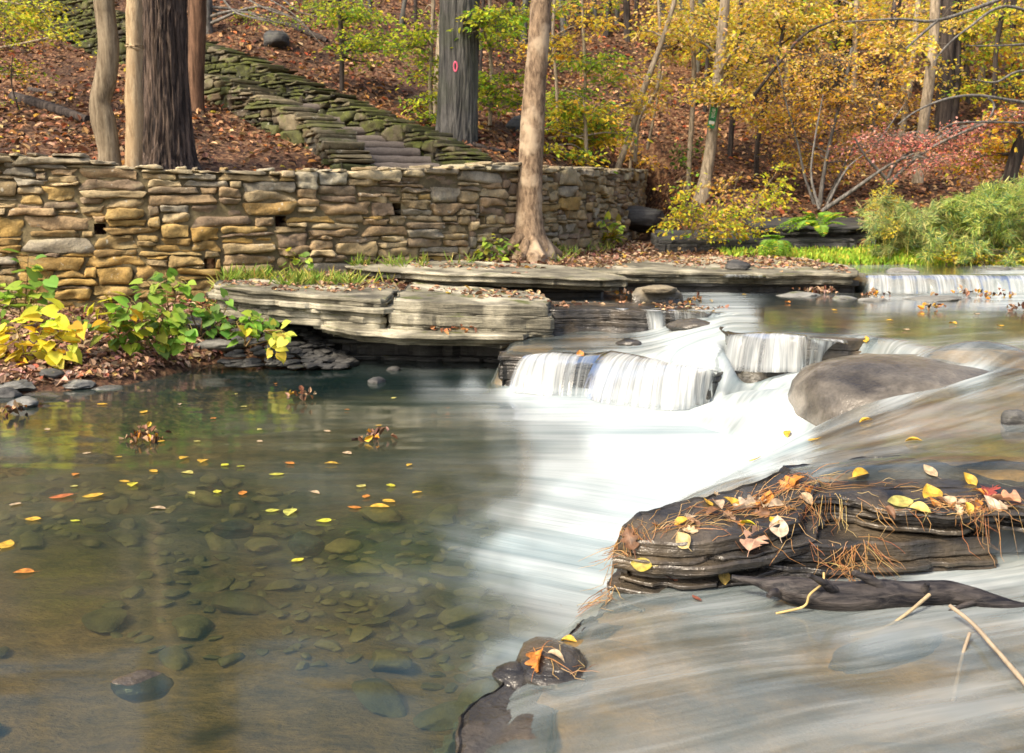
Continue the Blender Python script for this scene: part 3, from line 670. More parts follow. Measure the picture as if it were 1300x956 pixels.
Vw = np.column_stack([GX.ravel(), GY.ravel(), Wf.ravel()])[used]
mb = MB(); mb.add(Vw, idx[ff[kq]])
M['stream'] = m_water('stream_water', (.93, .90, .80), (.53, .585, .60), .7, 17, .09, 1.0, murk='veil', murkc=(.13, .185, .185))
o = tag(mb.build('stream_water', M['stream'], attrs={'foam': foam.ravel()[used], 'flow': flow.reshape(-1, 3)[used], 'veil': (.06 + .12 * sstep(3.5, 3.2, GY) + .06 * sstep(6, 7, GY)).ravel()[used]}), kind='structure')
# rock bed beneath it
Rb = Wf - .035 - .03 * (fbm(GX * 2.1, GY * 2.1, 0, 4, 95) + .2) - .10 * sstep(.3, 1.6, dC) * (GY < 3.2) - .05 * m2 - .05 * (GY > 9)
Rb = np.where(m, np.maximum(Rb, .006), Rb) if False else Rb
Rb = np.where((Wf > .03) & (GY < 5.6), np.maximum(Rb, .010), Rb)
Rb = np.minimum(Rb, Wf - .012); Rb = np.where(Wf < .02, np.minimum(Rb, -.1), Rb)
# water worn ribs that just break the surface
rib = sstep(.18, .42, fbm(GX * 1.7 + .6 * GY, GY * 3.4, 0, 4, 99)) * (np.where((GY < 3.2) | ((GY > 3.4) & (GY < 4.1) & (GX > .9)), 1, 0))
Rb = Rb + rib * .03
mb = MB(); mb.add(np.column_stack([GX.ravel(), GY.ravel(), Rb.ravel()]), ff[(Wf.ravel()[ff] > -.052).any(1)])
tag(mb.build('rock_bed', M['ledgebed']), kind='structure')

# ================================================================== pool
pxs, pys = np.arange(-14, 1.75, .04), np.arange(-4, 9.3, .04); QX, QY = np.meshgrid(pxs, pys)
qx, qy = proj(QX, QY, 0)
FP = [(700, 505, .98), (800, 530, 1), (900, 560, 1), (850, 600, 1), (800, 640, 1), (750, 680, .97), (700, 700, .93), (690, 735, .8), (880, 630, 1), (930, 580, 1), (970, 570, 1), (740, 500, .9), (655, 497, .9), (750, 720, .95), (720, 620, .9), (770, 560, 1), (650, 590, .30), (720, 562, .60), (690, 545, .62), (640, 620, .26), (700, 600, .72), (690, 650, .85), (660, 640, .5), (650, 690, .95), (665, 715, .9), (620, 600, .12), (560, 620, .02), (600, 640, .15), (640, 560, .28), (600, 565, .10), (640, 655, .5), (625, 705, .72),
      (620, 480, .12), (600, 490, .5), (575, 480, .04), (560, 497, .28), (640, 525, .42), (600, 545, .14), (560, 540, .12), (600, 580, .12), (540, 590, .12), (615, 668, .36), (575, 640, .05), (590, 695, .42), (570, 722, .24), (640, 740, .55), (620, 765, .2), (540, 700, .07), (560, 760, .03), (590, 790, .05), (640, 790, .22), (650, 825, .6), (620, 835, .45), (590, 830, .12), (630, 865, .2), (560, 850, .02), (600, 900, .05), (570, 930, 0),
      (500, 490, .02), (480, 520, .03), (500, 560, .05), (480, 600, .04), (500, 650, .02), (440, 560, .0), (420, 480, 0), (380, 520, .02), (300, 480, 0), (300, 560, .03), (200, 560, .01), (100, 560, .02), (20, 575, .2), (60, 560, .05), (10, 600, .05), (150, 620, .02), (300, 640, 0), (430, 700, 0), (460, 780, 0), (300, 740, 0), (100, 700, 0), (100, 800, 0), (300, 820, 0), (480, 850, 0), (300, 930, 0), (0, 900, 0), (450, 930, 0), (20, 520, .02), (640, 470, .02), (700, 475, .1)]
fp = np.clip(idw(FP, qx, qy, 1.5), 0, 1); fp = np.where(fp < .9, fp * (.30 + .70 * sstep(-.1, .9, fp)), fp)
fp = np.where(qy > 955, 0.0, fp) if False else fp
A2 = np.full(QX.shape, math.radians(182)); A2 = A2 + math.radians(55) * sstep(4.6, 3.2, QY) * sstep(-1.6, -.2, QX)
# stream lines fanning out from the plunge point
cxp, cyp = 1.1, 5.0; th = np.arctan2(QY - cyp, QX - cxp); rr = np.hypot(QX - cxp, QY - cyp)
fan = sstep(5.2, 4.2, QY) * sstep(-2.6, -.6, QX)
fu = QX; fv = QY + .03 * fbm(QX * .7, QY * 1.2, 0, 3, 91)
flowp = np.stack([fu * (1 - fan) + (-rr) * fan, fv * (1 - fan) + (-th * 1.6 + 3) * fan, QX * 0], -1)
flowp = np.stack([fu, fv + .55 * fan * (QX + .0), QX * 0], -1)
pz_ = .004 * fbm(QX * 1.2, QY * 5, 0, 3, 93)
mb = MB(); mb.add(np.column_stack([QX.ravel(), QY.ravel(), pz_.ravel()]), (lambda g: g[(~((inpoly(RAMP, QX, QY) & (pdist(CL, QX, QY) > .12)) | (inpoly(L1, QX, QY) & (pdist(L1[:6], QX, QY) > .3)))).ravel()[g].any(1)])(gridfaces(*QX.shape)))
M['pool'] = m_water('pool_water', (.66, .73, .57), (.52, .575, .59), .40, 7, .09, .55, murk=.20, murkc=(.022, .056, .052), bs=.025)
tag(mb.build('pool_water', M['pool'], attrs={'foam': fp.ravel(), 'flow': flowp.reshape(-1, 3)}), kind='structure')

# ================================================================== falls
M['fall'] = m_fall('falling_water')
def fall(label, lip, base, dens, back=.10, bulge=.03, seed=0, nt=16, ds=.012):
    """curtain of water from a lip (world points) over the edge to the base points; dens = whiteness along it"""
    L = np.asarray(lip, float); B = np.asarray(base, float)
    S = np.concatenate([[0], np.cumsum(np.linalg.norm(np.diff(L, axis=0), axis=1))]); ns = int(S[-1] / ds) + 2; s = np.linspace(0, S[-1], ns)
    k = np.linspace(0, 1, len(L)); kk = np.interp(s, S, k)
    P = np.stack([np.interp(kk, k, L[:, i]) for i in range(3)], -1); Q = np.stack([np.interp(kk, np.linspace(0, 1, len(B)), B[:, i]) for i in range(3)], -1)
    out = (Q - P)[:, :2]; out /= np.linalg.norm(out, axis=1, keepdims=True) + 1e-9
    rings = []
    ext = (vn(s * 9, seed, 0, seed) * .5 + vn(s * 28, seed, 0, seed + 1) * .3)
    for t in np.linspace(-.35, 1, nt):
        if t < 0: X = P.copy(); X[:, :2] -= out * back * (-t / .35); X[:, 2] += .006
        else:
            X = P.copy(); X[:, :2] = P[:, :2] + (Q - P)[:, :2] * (t ** .75); X[:, 2] = P[:, 2] + .006 + (Q - P)[:, 2] * (t ** 1.9)
            X[:, :2] += out * (bulge * ext * t)[:, None]
        rings.append(X)
    V = np.stack(rings, 0); T = np.linspace(-.35, 1, nt)[:, None] * np.ones((1, ns))
    d = np.interp(s / S[-1], np.linspace(0, 1, len(dens)), dens)[None] * np.ones((nt, 1))
    d = d * np.where(T < 0, np.clip(1 + T / .35, 0, 1) ** .8, 1) + .25 * sstep(.8, 1, T) * (d > .2)
    e = np.minimum(s, S[-1] - s) / .05; d = d * np.clip(e, 0, 1)[None] * (1 - .55 * sstep(.86, 1, T))
    fl = np.stack([T * .35, s[None] * np.ones((nt, 1)) + seed, 0 * T], -1)
    mb = MB(); mb.add(V.reshape(-1, 3), gridfaces(nt, ns)); o = mb.build('waterfall', M['fall'], attrs={'foam': d.ravel(), 'flow': fl.reshape(-1, 3)})
    return tag(o, label, 'waterfall')
def zl(l, z, dy=0): return [onz(px, py, z) + np.array([0, dy, 0]) for px, py in l]
fall('narrow white fall at the left end of the rock lip, beside the undercut ledge', zl([(672, 451), (700, 450), (742, 452)], .245), zl([(642, 498), (690, 503), (728, 504)], .0), [.62, .78, .66, .45], seed=1, bulge=.05)
fall('thin broken strands of water over the black rock between two white falls', zl([(738, 453), (775, 448)], .245), zl([(726, 504), (752, 504)], .0), [.42, .3, .38, .22, .36], seed=2)
fall('wide solid white fall pouring off the middle of the rock lip', zl([(770, 448), (800, 453), (840, 461), (880, 467), (913, 472)], .25), zl([(738, 506), (775, 515), (830, 521), (875, 521), (905, 515)], .0), [.5, .66, .72, .80, .78, .74, .62], seed=3, bulge=.05)
z2 = .445
fall('thin single strand of water, leftmost on the dark rock step', zl([(780, 391), (796, 391)], z2, -.12), zl([(784, 419), (797, 419)], .255, -.14), [.6, .75, .5], seed=4, bulge=.015)
fall('short bright fall in the middle of the dark rock step', zl([(812, 392), (842, 394)], z2, -.10), zl([(820, 421), (843, 421)], .255, -.13), [.75, .8, .85], seed=5, bulge=.02)
fall('row of faint water strands at the right end of the dark rock step', zl([(846, 393), (880, 394), (915, 396)], z2, -.09), zl([(848, 421), (880, 421), (905, 421)], .26, -.13), [.25, .4, .25, .55, .3, .6], seed=6, bulge=.02)
fall('stringy fall over the brown capped rock block beside the big boulder', zl([(925, 426), (970, 424), (1010, 427), (1050, 432), (1076, 436)], .437), zl([(915, 470), (960, 474), (1010, 474), (1040, 471), (1068, 462)], .20), [.62, .7, .5, .75, .55, .48, .6, .7], seed=7, bulge=.03)
fall('faint threads of water dripping from the overhang of the flat leaf littered ledge', zl([(914, 350), (945, 350), (972, 351)], .64), zl([(914, 368), (945, 369), (972, 369)], .44), [.5, .62, .35, .5, .2, .45], seed=8, bulge=.015)
fall('far low white fall across the stream at the right edge', [(3.60, 10.27, .617), (4.3, 10.27, .617), (5.2, 10.27, .617), (6.9, 10.27, .617)], [(3.56, 10.12, .44), (4.3, 10.10, .44), (5.2, 10.10, .44), (6.9, 10.1, .44)], [.6, .42, .55, .5, .3, .48, .38, .5, .4, .5, .4], seed=9, bulge=.04)

# ================================================================== foreground ledge
one('rock_ledge', 'wetshale', 'black wet layered foreground ledge strewn with yellow leaves and pine needles', 'rock ledge',
    [(([(.335, 3.10), (.45, 3.06), (.75, 3.10), (.95, 3.16), (1.02, 3.30), (1.08, 3.40), (1.0, 3.50), (.82, 3.44), (.6, 3.33), (.42, 3.28), (.35, 3.2)], Z(.215, .05, .19, .4, 3.1), .17), dict(layers=9, inset=.045, seed=101, ds=.012, jag=.05, slope=.03, topn=.035)),
     (([(.95, 3.30), (1.25, 3.27), (1.55, 3.22), (1.95, 3.18), (2.6, 3.1), (2.6, 3.7), (1.9, 3.72), (1.4, 3.74), (1.0, 3.68), (.90, 3.5)], Z(.292, .012, .05, 1.4, 3.3), .085), dict(layers=6, inset=.05, under=.02, seed=104, ds=.012, jag=.08, topn=.035))])
one('rock_ledge', 'wetshale', 'low wet rock under the black ledge, half sunk in the grey rushing water', 'rock ledge',
    [(([(.66, 3.13), (1.0, 3.14), (1.3, 3.17), (1.6, 3.22), (1.55, 3.45), (.9, 3.4)], Z(.192, -.03, .05, 1, 3.1), .14), dict(layers=4, inset=.03, seed=107, ds=.014, slope=.07, jag=.04, topn=.02)),
     (([(1.9, 3.16), (2.6, 3.06), (2.6, 3.4), (1.95, 3.4)], Z(.20), .12), dict(layers=4, inset=.03, seed=109, ds=.016, slope=.05))])
rock('rock', onz(700, 845, .04), (.13, .10, .05), 'wetshale', 'wet black rock with a few leaves at the lip of the foreground shelf', seed=111, ang=4)
rock('rock', onz(655, 862, .02), (.08, .07, .04), 'wetshale', 'small wet dark rock at the bottom tip of the foreground shelf', seed=112, ang=4)
one('rock_ledge', 'wetshale', 'low dark wet rock rim where the foreground shelf drops into the pool', 'rock ledge',
    [((pz([(772, 742, .06), (735, 768, .06), (700, 800, .055), (664, 840, .05), (636, 872, .05), (596, 935, .04), (590, 960, .04), (680, 960, .05), (690, 900, .05), (715, 850, .055), (742, 812, .06), (790, 776, .065), (830, 752, .07), (800, 742, .07)]), Z(.032, .01, .01, .2, 2.8), .16), dict(layers=5, inset=.03, seed=121, ds=.012, slope=.06, jag=.09, topn=.06))])
rock('rock', onz(925, 768, .015), (.20, .10, .05), 'darkrock', 'brown mossy rock just under the grey water left of the branch', seed=131, ang=4, rot=.3)
rock('rock', onz(1130, 828, .012), (.22, .07, .05), 'darkrock', 'long brown rock just under the grey water below the branch', seed=132, ang=4, rot=.5)
# log and twigs
def P_(px, py, d): return at(px, py, d)
lp = [P_(930, 731, 2.970), P_(962, 740, 2.940), P_(1000, 748, 2.910), P_(1050, 757, 2.890), P_(1100, 757, 2.890), P_(1150, 756, 2.910), P_(1200, 752, 2.910), P_(1245, 761, 2.890), P_(1285, 771, 2.870), P_(1320, 774, 2.870)]
lw = np.array([4, 10, 26, 33, 32, 29, 25, 20, 14, 8]) * 3.0 / F / 2
lg = thing('branch', lp[3] - np.array([0, 0, .05]), 'dark wet broken branch lying in the rushing water against the black ledge', 'fallen branch')
LP = spline(lp, 90); LW = 1.25 * np.interp(np.linspace(0, 9, 90), np.arange(10), lw)
mb = MB(); LP = LP + .006 * np.stack([fbm(np.arange(90) * .11, k_ * 9., 0, 3, 5) for k_ in range(3)], -1); tube(mb, LP, LW, 30, bump=.16, bs=5, seed=3); mb.build('stem', M['logbark'], lg)
for q, (a, b, w) in enumerate([((1062, 752, 2.865), (1027, 730, 2.815), 10), ((1122, 748, 2.885), (1084, 727, 2.865), 13), ((985, 752, 2.885), (975, 757, 2.865), 11), ((1248, 762, 2.885), (1204, 777, 2.845), 8), ((1172, 752, 2.885), (1178, 741, 2.865), 9)]):
    A, B = P_(*a), P_(*b); mb = MB(); tube(mb, spline([A, (A + B) / 2 + np.array([0, 0, .004]), B], 12), np.linspace(w * 1.2, w * .6, 12) * 3 / F / 2, 10, bump=.25, bs=6, seed=q + 9); mb.build('stub', M['logbark'], lg)
def twig(label, pts, w, col, n=30, d=0, group=None):
    mb = MB(); Pt = spline([P_(*p) for p in pts], n); tube(mb, Pt, np.linspace(w[0], w[1], n) * 3 / F / 2, 7, col, .25, 8, len(pts)); return tag(mb.build('twig', M['twig'], None), label, 'twig', group)
tw_ = (.34, .27, .19)
twig('long pale twig slanting out of the water at the lower right corner', [(1206, 769, 2.77), (1235, 792, 2.68), (1262, 822, 2.53), (1300, 866, 2.36), (1330, 905, 2.25)], (5, 6), tw_)
twig('short pale upright twig standing in the grey water left of the long pale twig', [(1231, 804, 2.63), (1222, 832, 2.56), (1214, 868, 2.47), (1208, 900, 2.40)], (4, 5), tw_)
twig('thin curved tan twig crossing in front of the dark broken branch', [(1180, 755, 2.86), (1150, 780, 2.80), (1120, 798, 2.76), (1080, 808, 2.74)], (5, 3), (.36, .28, .17))
twig('thin bent straw stalk looped over the thick end of the dark broken branch', [(1046, 727, 2.86), (1044, 740, 2.84), (1028, 755, 2.84), (1020, 770, 2.84), (985, 779, 2.85)], (3, 3), (.5, .36, .15))
# ================================================================== trees
BK = dict(
    smooth=m_bark('smooth_bark', (.13, .10, .065), (.27, .22, .15), 26, .10, .9, .012),
    tan=m_bark('tan_bark', (.27, .19, .11), (.45, .35, .22), 30, .14, .9, .010, (.33, .24, .14)),
    furrow=m_bark('furrowed_bark', (.022, .018, .018), (.17, .125, .10), 24, .09, .95, .05),
    red=m_bark('red_brown_bark', (.06, .035, .022), (.19, .11, .07), 22, .08, .95, .02),
    grey=m_bark('grey_bark', (.05, .05, .048), (.17, .165, .15), 18, .06, .95, .03, None, .45),
    pale=m_bark('pale_bark', (.11, .075, .05), (.32, .23, .15), 24, .35, .88, .018, (.38, .30, .21), .0),
    thin=m_bark('thin_bark', (.16, .13, .09), (.40, .33, .24), 30, .2, .9, .006),
    dark=m_bark('dark_bark', (.022, .018, .018), (.085, .07, .062), 20, .1, .95, .02),
    bare=m_bark('bare_bark', (.07, .065, .058), (.20, .19, .175), 30, .2, .9, .005),
)
def sprays(mb, tw, centres, radii, npc, ls, colf, base=None, per=16, flat=.22, disc=.26, wr=.55, tilt=.5, twr=.004, tcol=(.12, .10, .075)):
    """leafy sprays: each cluster holds many flat tilted fans of leaves, joined by twigs"""
    for c, r, n_ in zip(centres, radii, npc):
        ns = max(1, int(n_ / per)); q = rdir(ns) * (rng.random((ns, 1)) ** .45) * np.asarray(r) + c
        for s in q:
            k = max(3, int(per * (.5 + rng.random()))); nrm = np.array([0, 0, 1.0]) + rng.normal(size=3) * tilt * .6; nrm /= np.linalg.norm(nrm)
            ax = s - (base if base is not None else c) + rng.normal(size=3) * .3; ax -= nrm * (ax @ nrm); ax /= np.linalg.norm(ax) + 1e-6; bx = np.cross(nrm, ax)
            dd = disc * (.6 + .7 * rng.random()); u = rng.random(k) * 2 - .8; v = rng.normal(size=k) * .38 * (1.25 - np.abs(u - .2))
            P = s + dd * (u[:, None] * ax + v[:, None] * bx) + nrm * rng.normal(size=(k, 1)) * dd * flat * .5 - np.array([0, 0, 1]) * (np.maximum(0, u)[:, None] ** 2 * dd * .25)
            A = ax[None] * .7 + bx[None] * np.sign(v)[:, None] * .7 + rng.normal(size=(k, 3)) * .35; A[:, 2] -= .25
            N = nrm[None] + rng.normal(size=(k, 3)) * tilt
            leaves(mb, P, A, N, ls * (.65 + .7 * rng.random(k)), wr * (.8 + .4 * rng.random(k)), colf(k))
            if tw is not None:
                e = s + ax * dd * .9; m = s - ax * dd * 1.1
                tube(tw, np.array([m, s, e]), [twr, twr * .8, twr * .3], 3, tcol, cap=False)
                if rng.random() < .5: tube(tw, np.array([c + (s - c) * .15, (c + m) / 2 + np.array([0, 0, .04]), m]), [twr * 1.4, twr * 1.2, twr], 3, tcol, cap=False)
def trunk_path(pix, d, dlean=0.0, top=None, sink=.25):
    """pix: (px, py, width_px) up the trunk, at depth d"""
    P = np.array([at(px, py, d + dlean * (pix[0][1] - py) / 200) for px, py, w_ in pix]); R = np.array([w_ * (d + dlean * (pix[0][1] - py) / 200) / F / 2 for px, py, w_ in pix])
    b = P[0] - np.array([0, 0, sink]); P = np.vstack([b, P]); R = np.concatenate([[R[0] * 1.08], R])
    if top:
        v = (P[-1] - P[-2]) / max(1e-6, np.linalg.norm(P[-1] - P[-2])); v = v * .6 + np.array([0, 0, .4]); L = (top - P[-1][2]) / max(v[2], .3)
        for t in (.35, .7, 1): P = np.vstack([P, P[-1] + v * L * .33 + rng.normal(size=3) * np.array([.08, .08, 0])]); R = np.append(R, R[-1] * .78)
    S = np.concatenate([[0], np.cumsum(np.linalg.norm(np.diff(P, axis=0), axis=1))])
    n = max(12, int(S[-1] / .05)); Q = spline(P, n); kk = np.linspace(0, len(P) - 1, n)
    return Q, np.interp(kk, np.arange(len(P)), R)
def add_limb(mb, a, b, r0, r1, seg=6, sag=.15, n=9):
    m = (a + b) / 2 + np.array([0, 0, sag * np.linalg.norm(b - a) * .5]) + rng.normal(size=3) * .06 * np.linalg.norm(b - a)
    tube(mb, spline([a, m, b], n), np.linspace(r0, r1, n), seg, cap=True, bump=.12, bs=4)
def colmix(cols, w, var=.18): return lambda n: pal(cols, w, n, var)
LSC = .84
def tree(name, label, pix, d, bark, top=None, clusters=(), lsz=.07, colf=None, high=0, highc=None, flare=0, seg=None, bump=.06, bs=2, dlean=0, group=None, cat='tree', sink=.25, furrow=0, roots=0, per=16, disc=.26, extra=(), wr=.55):
    Q, R = trunk_path(pix, d, dlean, top, sink)
    t = thing(name, Q[0], label, cat, group)
    h = Q[:, 2] - (Q[0, 2] + sink)
    if flare: R = R * (1 + flare * np.exp(-np.maximum(h, 0) / (.9 * R[0] * 2)))
    seg = seg or int(np.clip(R[0] * 120, 7, 48)); rough = None
    mb = MB()
    if furrow:
        th = np.arange(seg) * 2 * PI / seg; S = np.arange(len(Q)) * .05
        rg = 1 - np.abs(fbm(np.cos(th)[None] * 9.5 + .25 * np.sin(S * 3)[:, None], np.sin(th)[None] * 9.5, S[:, None] * .9, 3, 77)) * 2.6
        rough = furrow * (rg - .5)
        if roots: rough = rough + roots * (np.maximum(0, np.cos(th * 5 + .8))[None] ** 2) * np.exp(-np.maximum(h, 0) / .22)[:, None]
    elif roots:
        th = np.arange(seg) * 2 * PI / seg
        rough = bump * fbm(np.cos(th)[None] * 2, np.sin(th)[None] * 2, (np.arange(len(Q)) * .05)[:, None] * 2, 3, 5) + roots * (np.maximum(0, np.cos(th * 3 + 1.2))[None] ** 1.5) * np.exp(-np.maximum(h, 0) / .16)[:, None]
    tube(mb, Q, R, seg, bump=bump, bs=bs, rough=rough, seed=len(label))
    lim = MB(); cr = MB(); cs, rs, ns = [], [], []
    for (px, py, rx, ry, n_, *dd) in clusters:
        dc = d + (dd[0] if dd else rng.normal() * .5); c = at(px, py, dc); s = dc / F
        cs.append(c); rs.append((rx * s, min(rx * s, .9), ry * s)); ns.append(int(n_ * (2.5 if px > 820 else 2.3)))
        below = [i for i in range(len(Q)) if Q[i, 2] < c[2] + .1]; i = below[int(len(below) * .93) - 1] if below else len(Q) // 2
        if np.linalg.norm(Q[i] - c) > .12: lm = MB(); add_limb(lm, Q[i], c, min(R[i] * .45, .03), .006); lm.build('limb', BK[bark], t)
    for e in extra: 
        E = spline([at(*p) for p in e[0]], 24); lm = MB(); tube(lm, E, np.linspace(e[1], e[2], 24), 7, bump=.15, bs=6); lm.build('limb', BK[bark], t)
    if high:
        z1 = Q[-1, 2]; cz = max(z1 - 1.2, 4.2)
        for q in range(7):
            a_ = rng.random() * 6.28; c = np.array([Q[-1, 0] + math.cos(a_) * 1.5 * rng.random(), Q[-1, 1] + math.sin(a_) * 1.5 * rng.random(), cz + rng.random() * 2.2])
            cs.append(c); rs.append((.9, .9, .45)); ns.append(high // 7); i = int(len(Q) * (.72 + .2 * rng.random())); lm = MB(); add_limb(lm, Q[i], c, R[i] * .4, .012); lm.build('limb', BK[bark if bark != 'furrow' else 'dark'], t)
    mb.build('trunk', BK[bark], t)
    if cs:
        sprays(cr, lim, cs, rs, ns, lsz * LSC, colf, per=per, disc=disc, wr=wr, tilt=.38)
        co = cr.build('crown', M['leaf'], t, smooth=False)
        if lim.n: tag(sub(co, 'twigs', lim, M['twig']), kind='stuff')
    return t, Q, R
cY = colmix([YEL, DYEL, (.84, .62, .18), (.82, .54, .26), YGR], [5, 2, 4, 2, 1.6]); cG = colmix([YGR, GRN, (.42, .46, .03), (.55, .45, .03)], [5, 4, 3, .6]); cYG = colmix([YGR, YEL, GRN, DYEL], [4, 4, 2, 1])
cO = colmix([DYEL, (.76, .42, .14), YEL, (.80, .56, .26)], [4, 3, 3, 3]); cP = colmix([PINK, (.72, .34, .26), (.55, .14, .12), (.70, .36, .10), (.74, .44, .34)], [5, 4, 1, 1.5, 3]); cDG = colmix([GRN, DGR], [1, 2])
cMix = colmix([YEL, YGR, ORA, GRN, TAN], [4, 3, 1.5, 1, 1])

def base(px, py): return onh(px, py, 9)[1]
tree('tree', 'slim grey brown tree with a kinked trunk just behind the tan wall', [(140, 215, 29), (138, 190, 26), (131, 152, 30), (127, 130, 25), (134, 100, 26), (138, 60, 25), (134, 20, 24), (131, -20, 24)], 9.55, 'smooth', 7.5, high=280, colf=cYG, lsz=.11, sink=.4)
tree('tree', 'slim straight tan tree with a ring round its trunk beside the big dark trunk', [(170, 222, 22), (170, 180, 21), (171, 142, 22), (170, 128, 23), (170, 100, 20), (171, 64, 20), (171, 60, 23), (171, 56, 20.5), (170, 20, 20), (169, -20, 19)], 9.6, 'tan', 7.5, high=280, colf=cY, lsz=.11, sink=.4, bump=.07, bs=4)
tree('tree', 'massive dark furrowed trunk rising behind the tan wall', [(212, 226, 66), (211, 200, 58), (211, 150, 53), (209, 90, 51), (208, 30, 52), (208, -20, 52)], 10.35, 'furrow', 9, high=420, colf=cDG, lsz=.12, flare=.30, furrow=.13, roots=.10, seg=170, sink=.4)
tree('tree', 'straight reddish brown trunk a little uphill behind the massive dark trunk', [(247, 142, 21), (248, 100, 20), (250, 50, 21), (250, -20, 21)], base(247, 142), 'red', 8, high=280, colf=cG, lsz=.11, flare=.2, furrow=.07, seg=36)
tb, Qb, Rb_ = tree('tree', 'thick grey trunk marked with a pink painted ring above the steps', [(578, 192, 50), (580, 160, 47), (582, 100, 46), (583, 40, 47), (584, -20, 47)], 12.7, 'grey', 9, high=420, colf=cG, lsz=.12, flare=.12, furrow=.11, roots=.04, seg=140)
# painted blaze on it: a ring that follows the bark
c = at(578, 84, 12.7 - .27); mb = MB(); th = np.linspace(0, 2 * PI, 28, endpoint=False)
ring = np.stack([c[0] + .021 * np.cos(th), np.full(28, c[1]), c[2] + .052 * np.sin(th)], -1)
ax_, rr_ = at(582, 84, 12.7), 46.5 * 12.7 / F / 2
rings = []
for k_, (sx, sz, lift) in enumerate([(1.35, 1.25, .0), (1.25, 1.2, .008), (.75, .82, .008), (.62, .75, .0)]):
    X = ax_[0] + (c[0] - ax_[0]) + .021 * sx * np.cos(th); Zz = c[2] + .052 * sz * np.sin(th)
    Y = ax_[1] - np.sqrt(np.maximum(0, (rr_ * 1.03) ** 2 - (X - ax_[0]) ** 2)) - lift
    rings.append(np.stack([X, Y, Zz], -1))
mb.add(np.concatenate(rings), gridfaces(4, 28, True)); mb.build('paint_mark', m_plain('pink_paint', (.85, .12, .22), .6), tb)
tree('tree', 'pale brown trunk half hidden behind the left side of the thick grey trunk', [(556, 150, 14), (558, 100, 14), (562, 40, 14), (566, -20, 14)], base(556, 150), 'thin', 8, high=300, colf=cG, lsz=.1)
tf, Qf, Rf = tree('tree', 'pale mottled trunk leaning right in front of the tan wall, roots on the rock', [(672, 322, 44), (671, 300, 34), (671, 270, 30), (673, 220, 29.5), (676, 165, 30), (679, 110, 27), (683, 60, 26), (686, 10, 24.5), (688, -20, 24)], 11.45, 'pale', 9, high=420, colf=cY, lsz=.12, flare=.55, roots=.55, seg=44, bump=.05, sink=.18)
for q, (a, b, r0) in enumerate([((662, 306, 11.3), (632, 324, 11.15), .07), ((675, 312, 11.25), (690, 326, 11.0), .07), ((668, 315, 11.2), (664, 328, 11.0), .06)]):
    A, B = at(*a), at(*b); mb = MB(); tube(mb, spline([A + np.array([0, 0, .06]), (A + B) / 2 + np.array([0, 0, .01]), B], 14), np.linspace(r0, r0 * .35, 14), 10, bump=.2, bs=3, seed=q); mb.build('root', BK['pale'], tf)
# right-hand woods
tree('tree', 'thin forked tree leaning right at the end of the tan wall', [(783, 218, 8), (800, 172, 8), (815, 120, 8), (832, 75, 7), (848, 30, 6), (860, -15, 6)], base(783, 216), 'thin', 7, [(790, 95, 32, 22, 120), (800, 130, 25, 14, 90), (832, 110, 20, 20, 60), (850, 60, 28, 22, 90), (820, 40, 25, 15, 60)], .085, cY, extra=[([(806, 205, 16.5), (812, 150, 16.5), (835, 110, 16.6), (838, 40, 16.7), (835, -10, 16.8)], .035, .022), ([(822, 190, 17), (830, 150, 17), (842, 90, 17)], .03, .015)])
tree('tree', 'very thin pale sapling standing left of the tree with the green sign', [(874, 244, 6.5), (876, 190, 6.5), (881, 110, 6), (880, 60, 6), (878, -15, 5.5)], base(874, 244), 'thin', 6, [(868, 20, 25, 20, 60), (895, 60, 22, 14, 50)], .08, cY)
ts_, Qs, Rs = tree('tree', 'slender pale trunk leaning right and carrying a narrow green sign', [(890, 256, 18), (896, 225, 15), (903, 180, 14), (909, 120, 13), (916, 50, 12.5), (921, -15, 12)], base(890, 256), 'thin', 8, [(915, 122, 38, 9, 160, -.5), (890, 110, 20, 8, 60, -.4), (905, 30, 50, 22, 170), (950, 60, 45, 18, 150), (875, 50, 30, 18, 70)], .08, cY, flare=.25)
ds_ = base(890, 256)
# green sign
sc_ = at(906, 142, ds_ - .09); s_ = ds_ / F
sg = thing('sign', sc_, 'narrow green sign with white panels fixed to the slender leaning trunk', 'sign')
def plate(mb, cx, cz, w_, h_, y_, th_=.004):
    tilt_ = -.16; ca, sa = math.cos(tilt_), math.sin(tilt_)
    V = []
    for dy in (0, th_):
        for dx, dz in ((-1, -1), (1, -1), (1, 1), (-1, 1)):
            lx, lz = cx + dx * w_ / 2, cz + dz * h_ / 2; V.append((sc_[0] + lx * ca - lz * sa, sc_[1] + y_ + dy, sc_[2] + lx * sa + lz * ca))
    mb.add(V, [[0, 1, 2, 3], [7, 6, 5, 4], [0, 4, 5, 1], [1, 5, 6, 2], [2, 6, 7, 3], [3, 7, 4, 0]])
u = s_
mb = MB(); plate(mb, 0, 0, 9 * u, 39 * u, 0, .006); mb.build('panel', m_plain('sign_green', (.01, .22, .05), .45), sg, smooth=False)
wh = m_plain('sign_white', (.75, .76, .72), .5); gd = m_plain('sign_dark_green', (.008, .09, .05), .5)
mb = MB(); plate(mb, 0, 15.5 * u, 5.6 * u, 5.6 * u, -.004, .003); em = mb.build('emblem', wh, sg, smooth=False)
mb = MB(); plate(mb, .3 * u, 15 * u, 2 * u, 2.4 * u, -.007, .002); sub(em, 'emblem_centre', mb, m_plain('sign_red', (.6, .04, .06), .5), smooth=False)
mb = MB(); plate(mb, 0, 8.6 * u, 7.4 * u, 5.4 * u, -.004, .003); tp = mb.build('text_panel', wh, sg, smooth=False)
mb = MB()
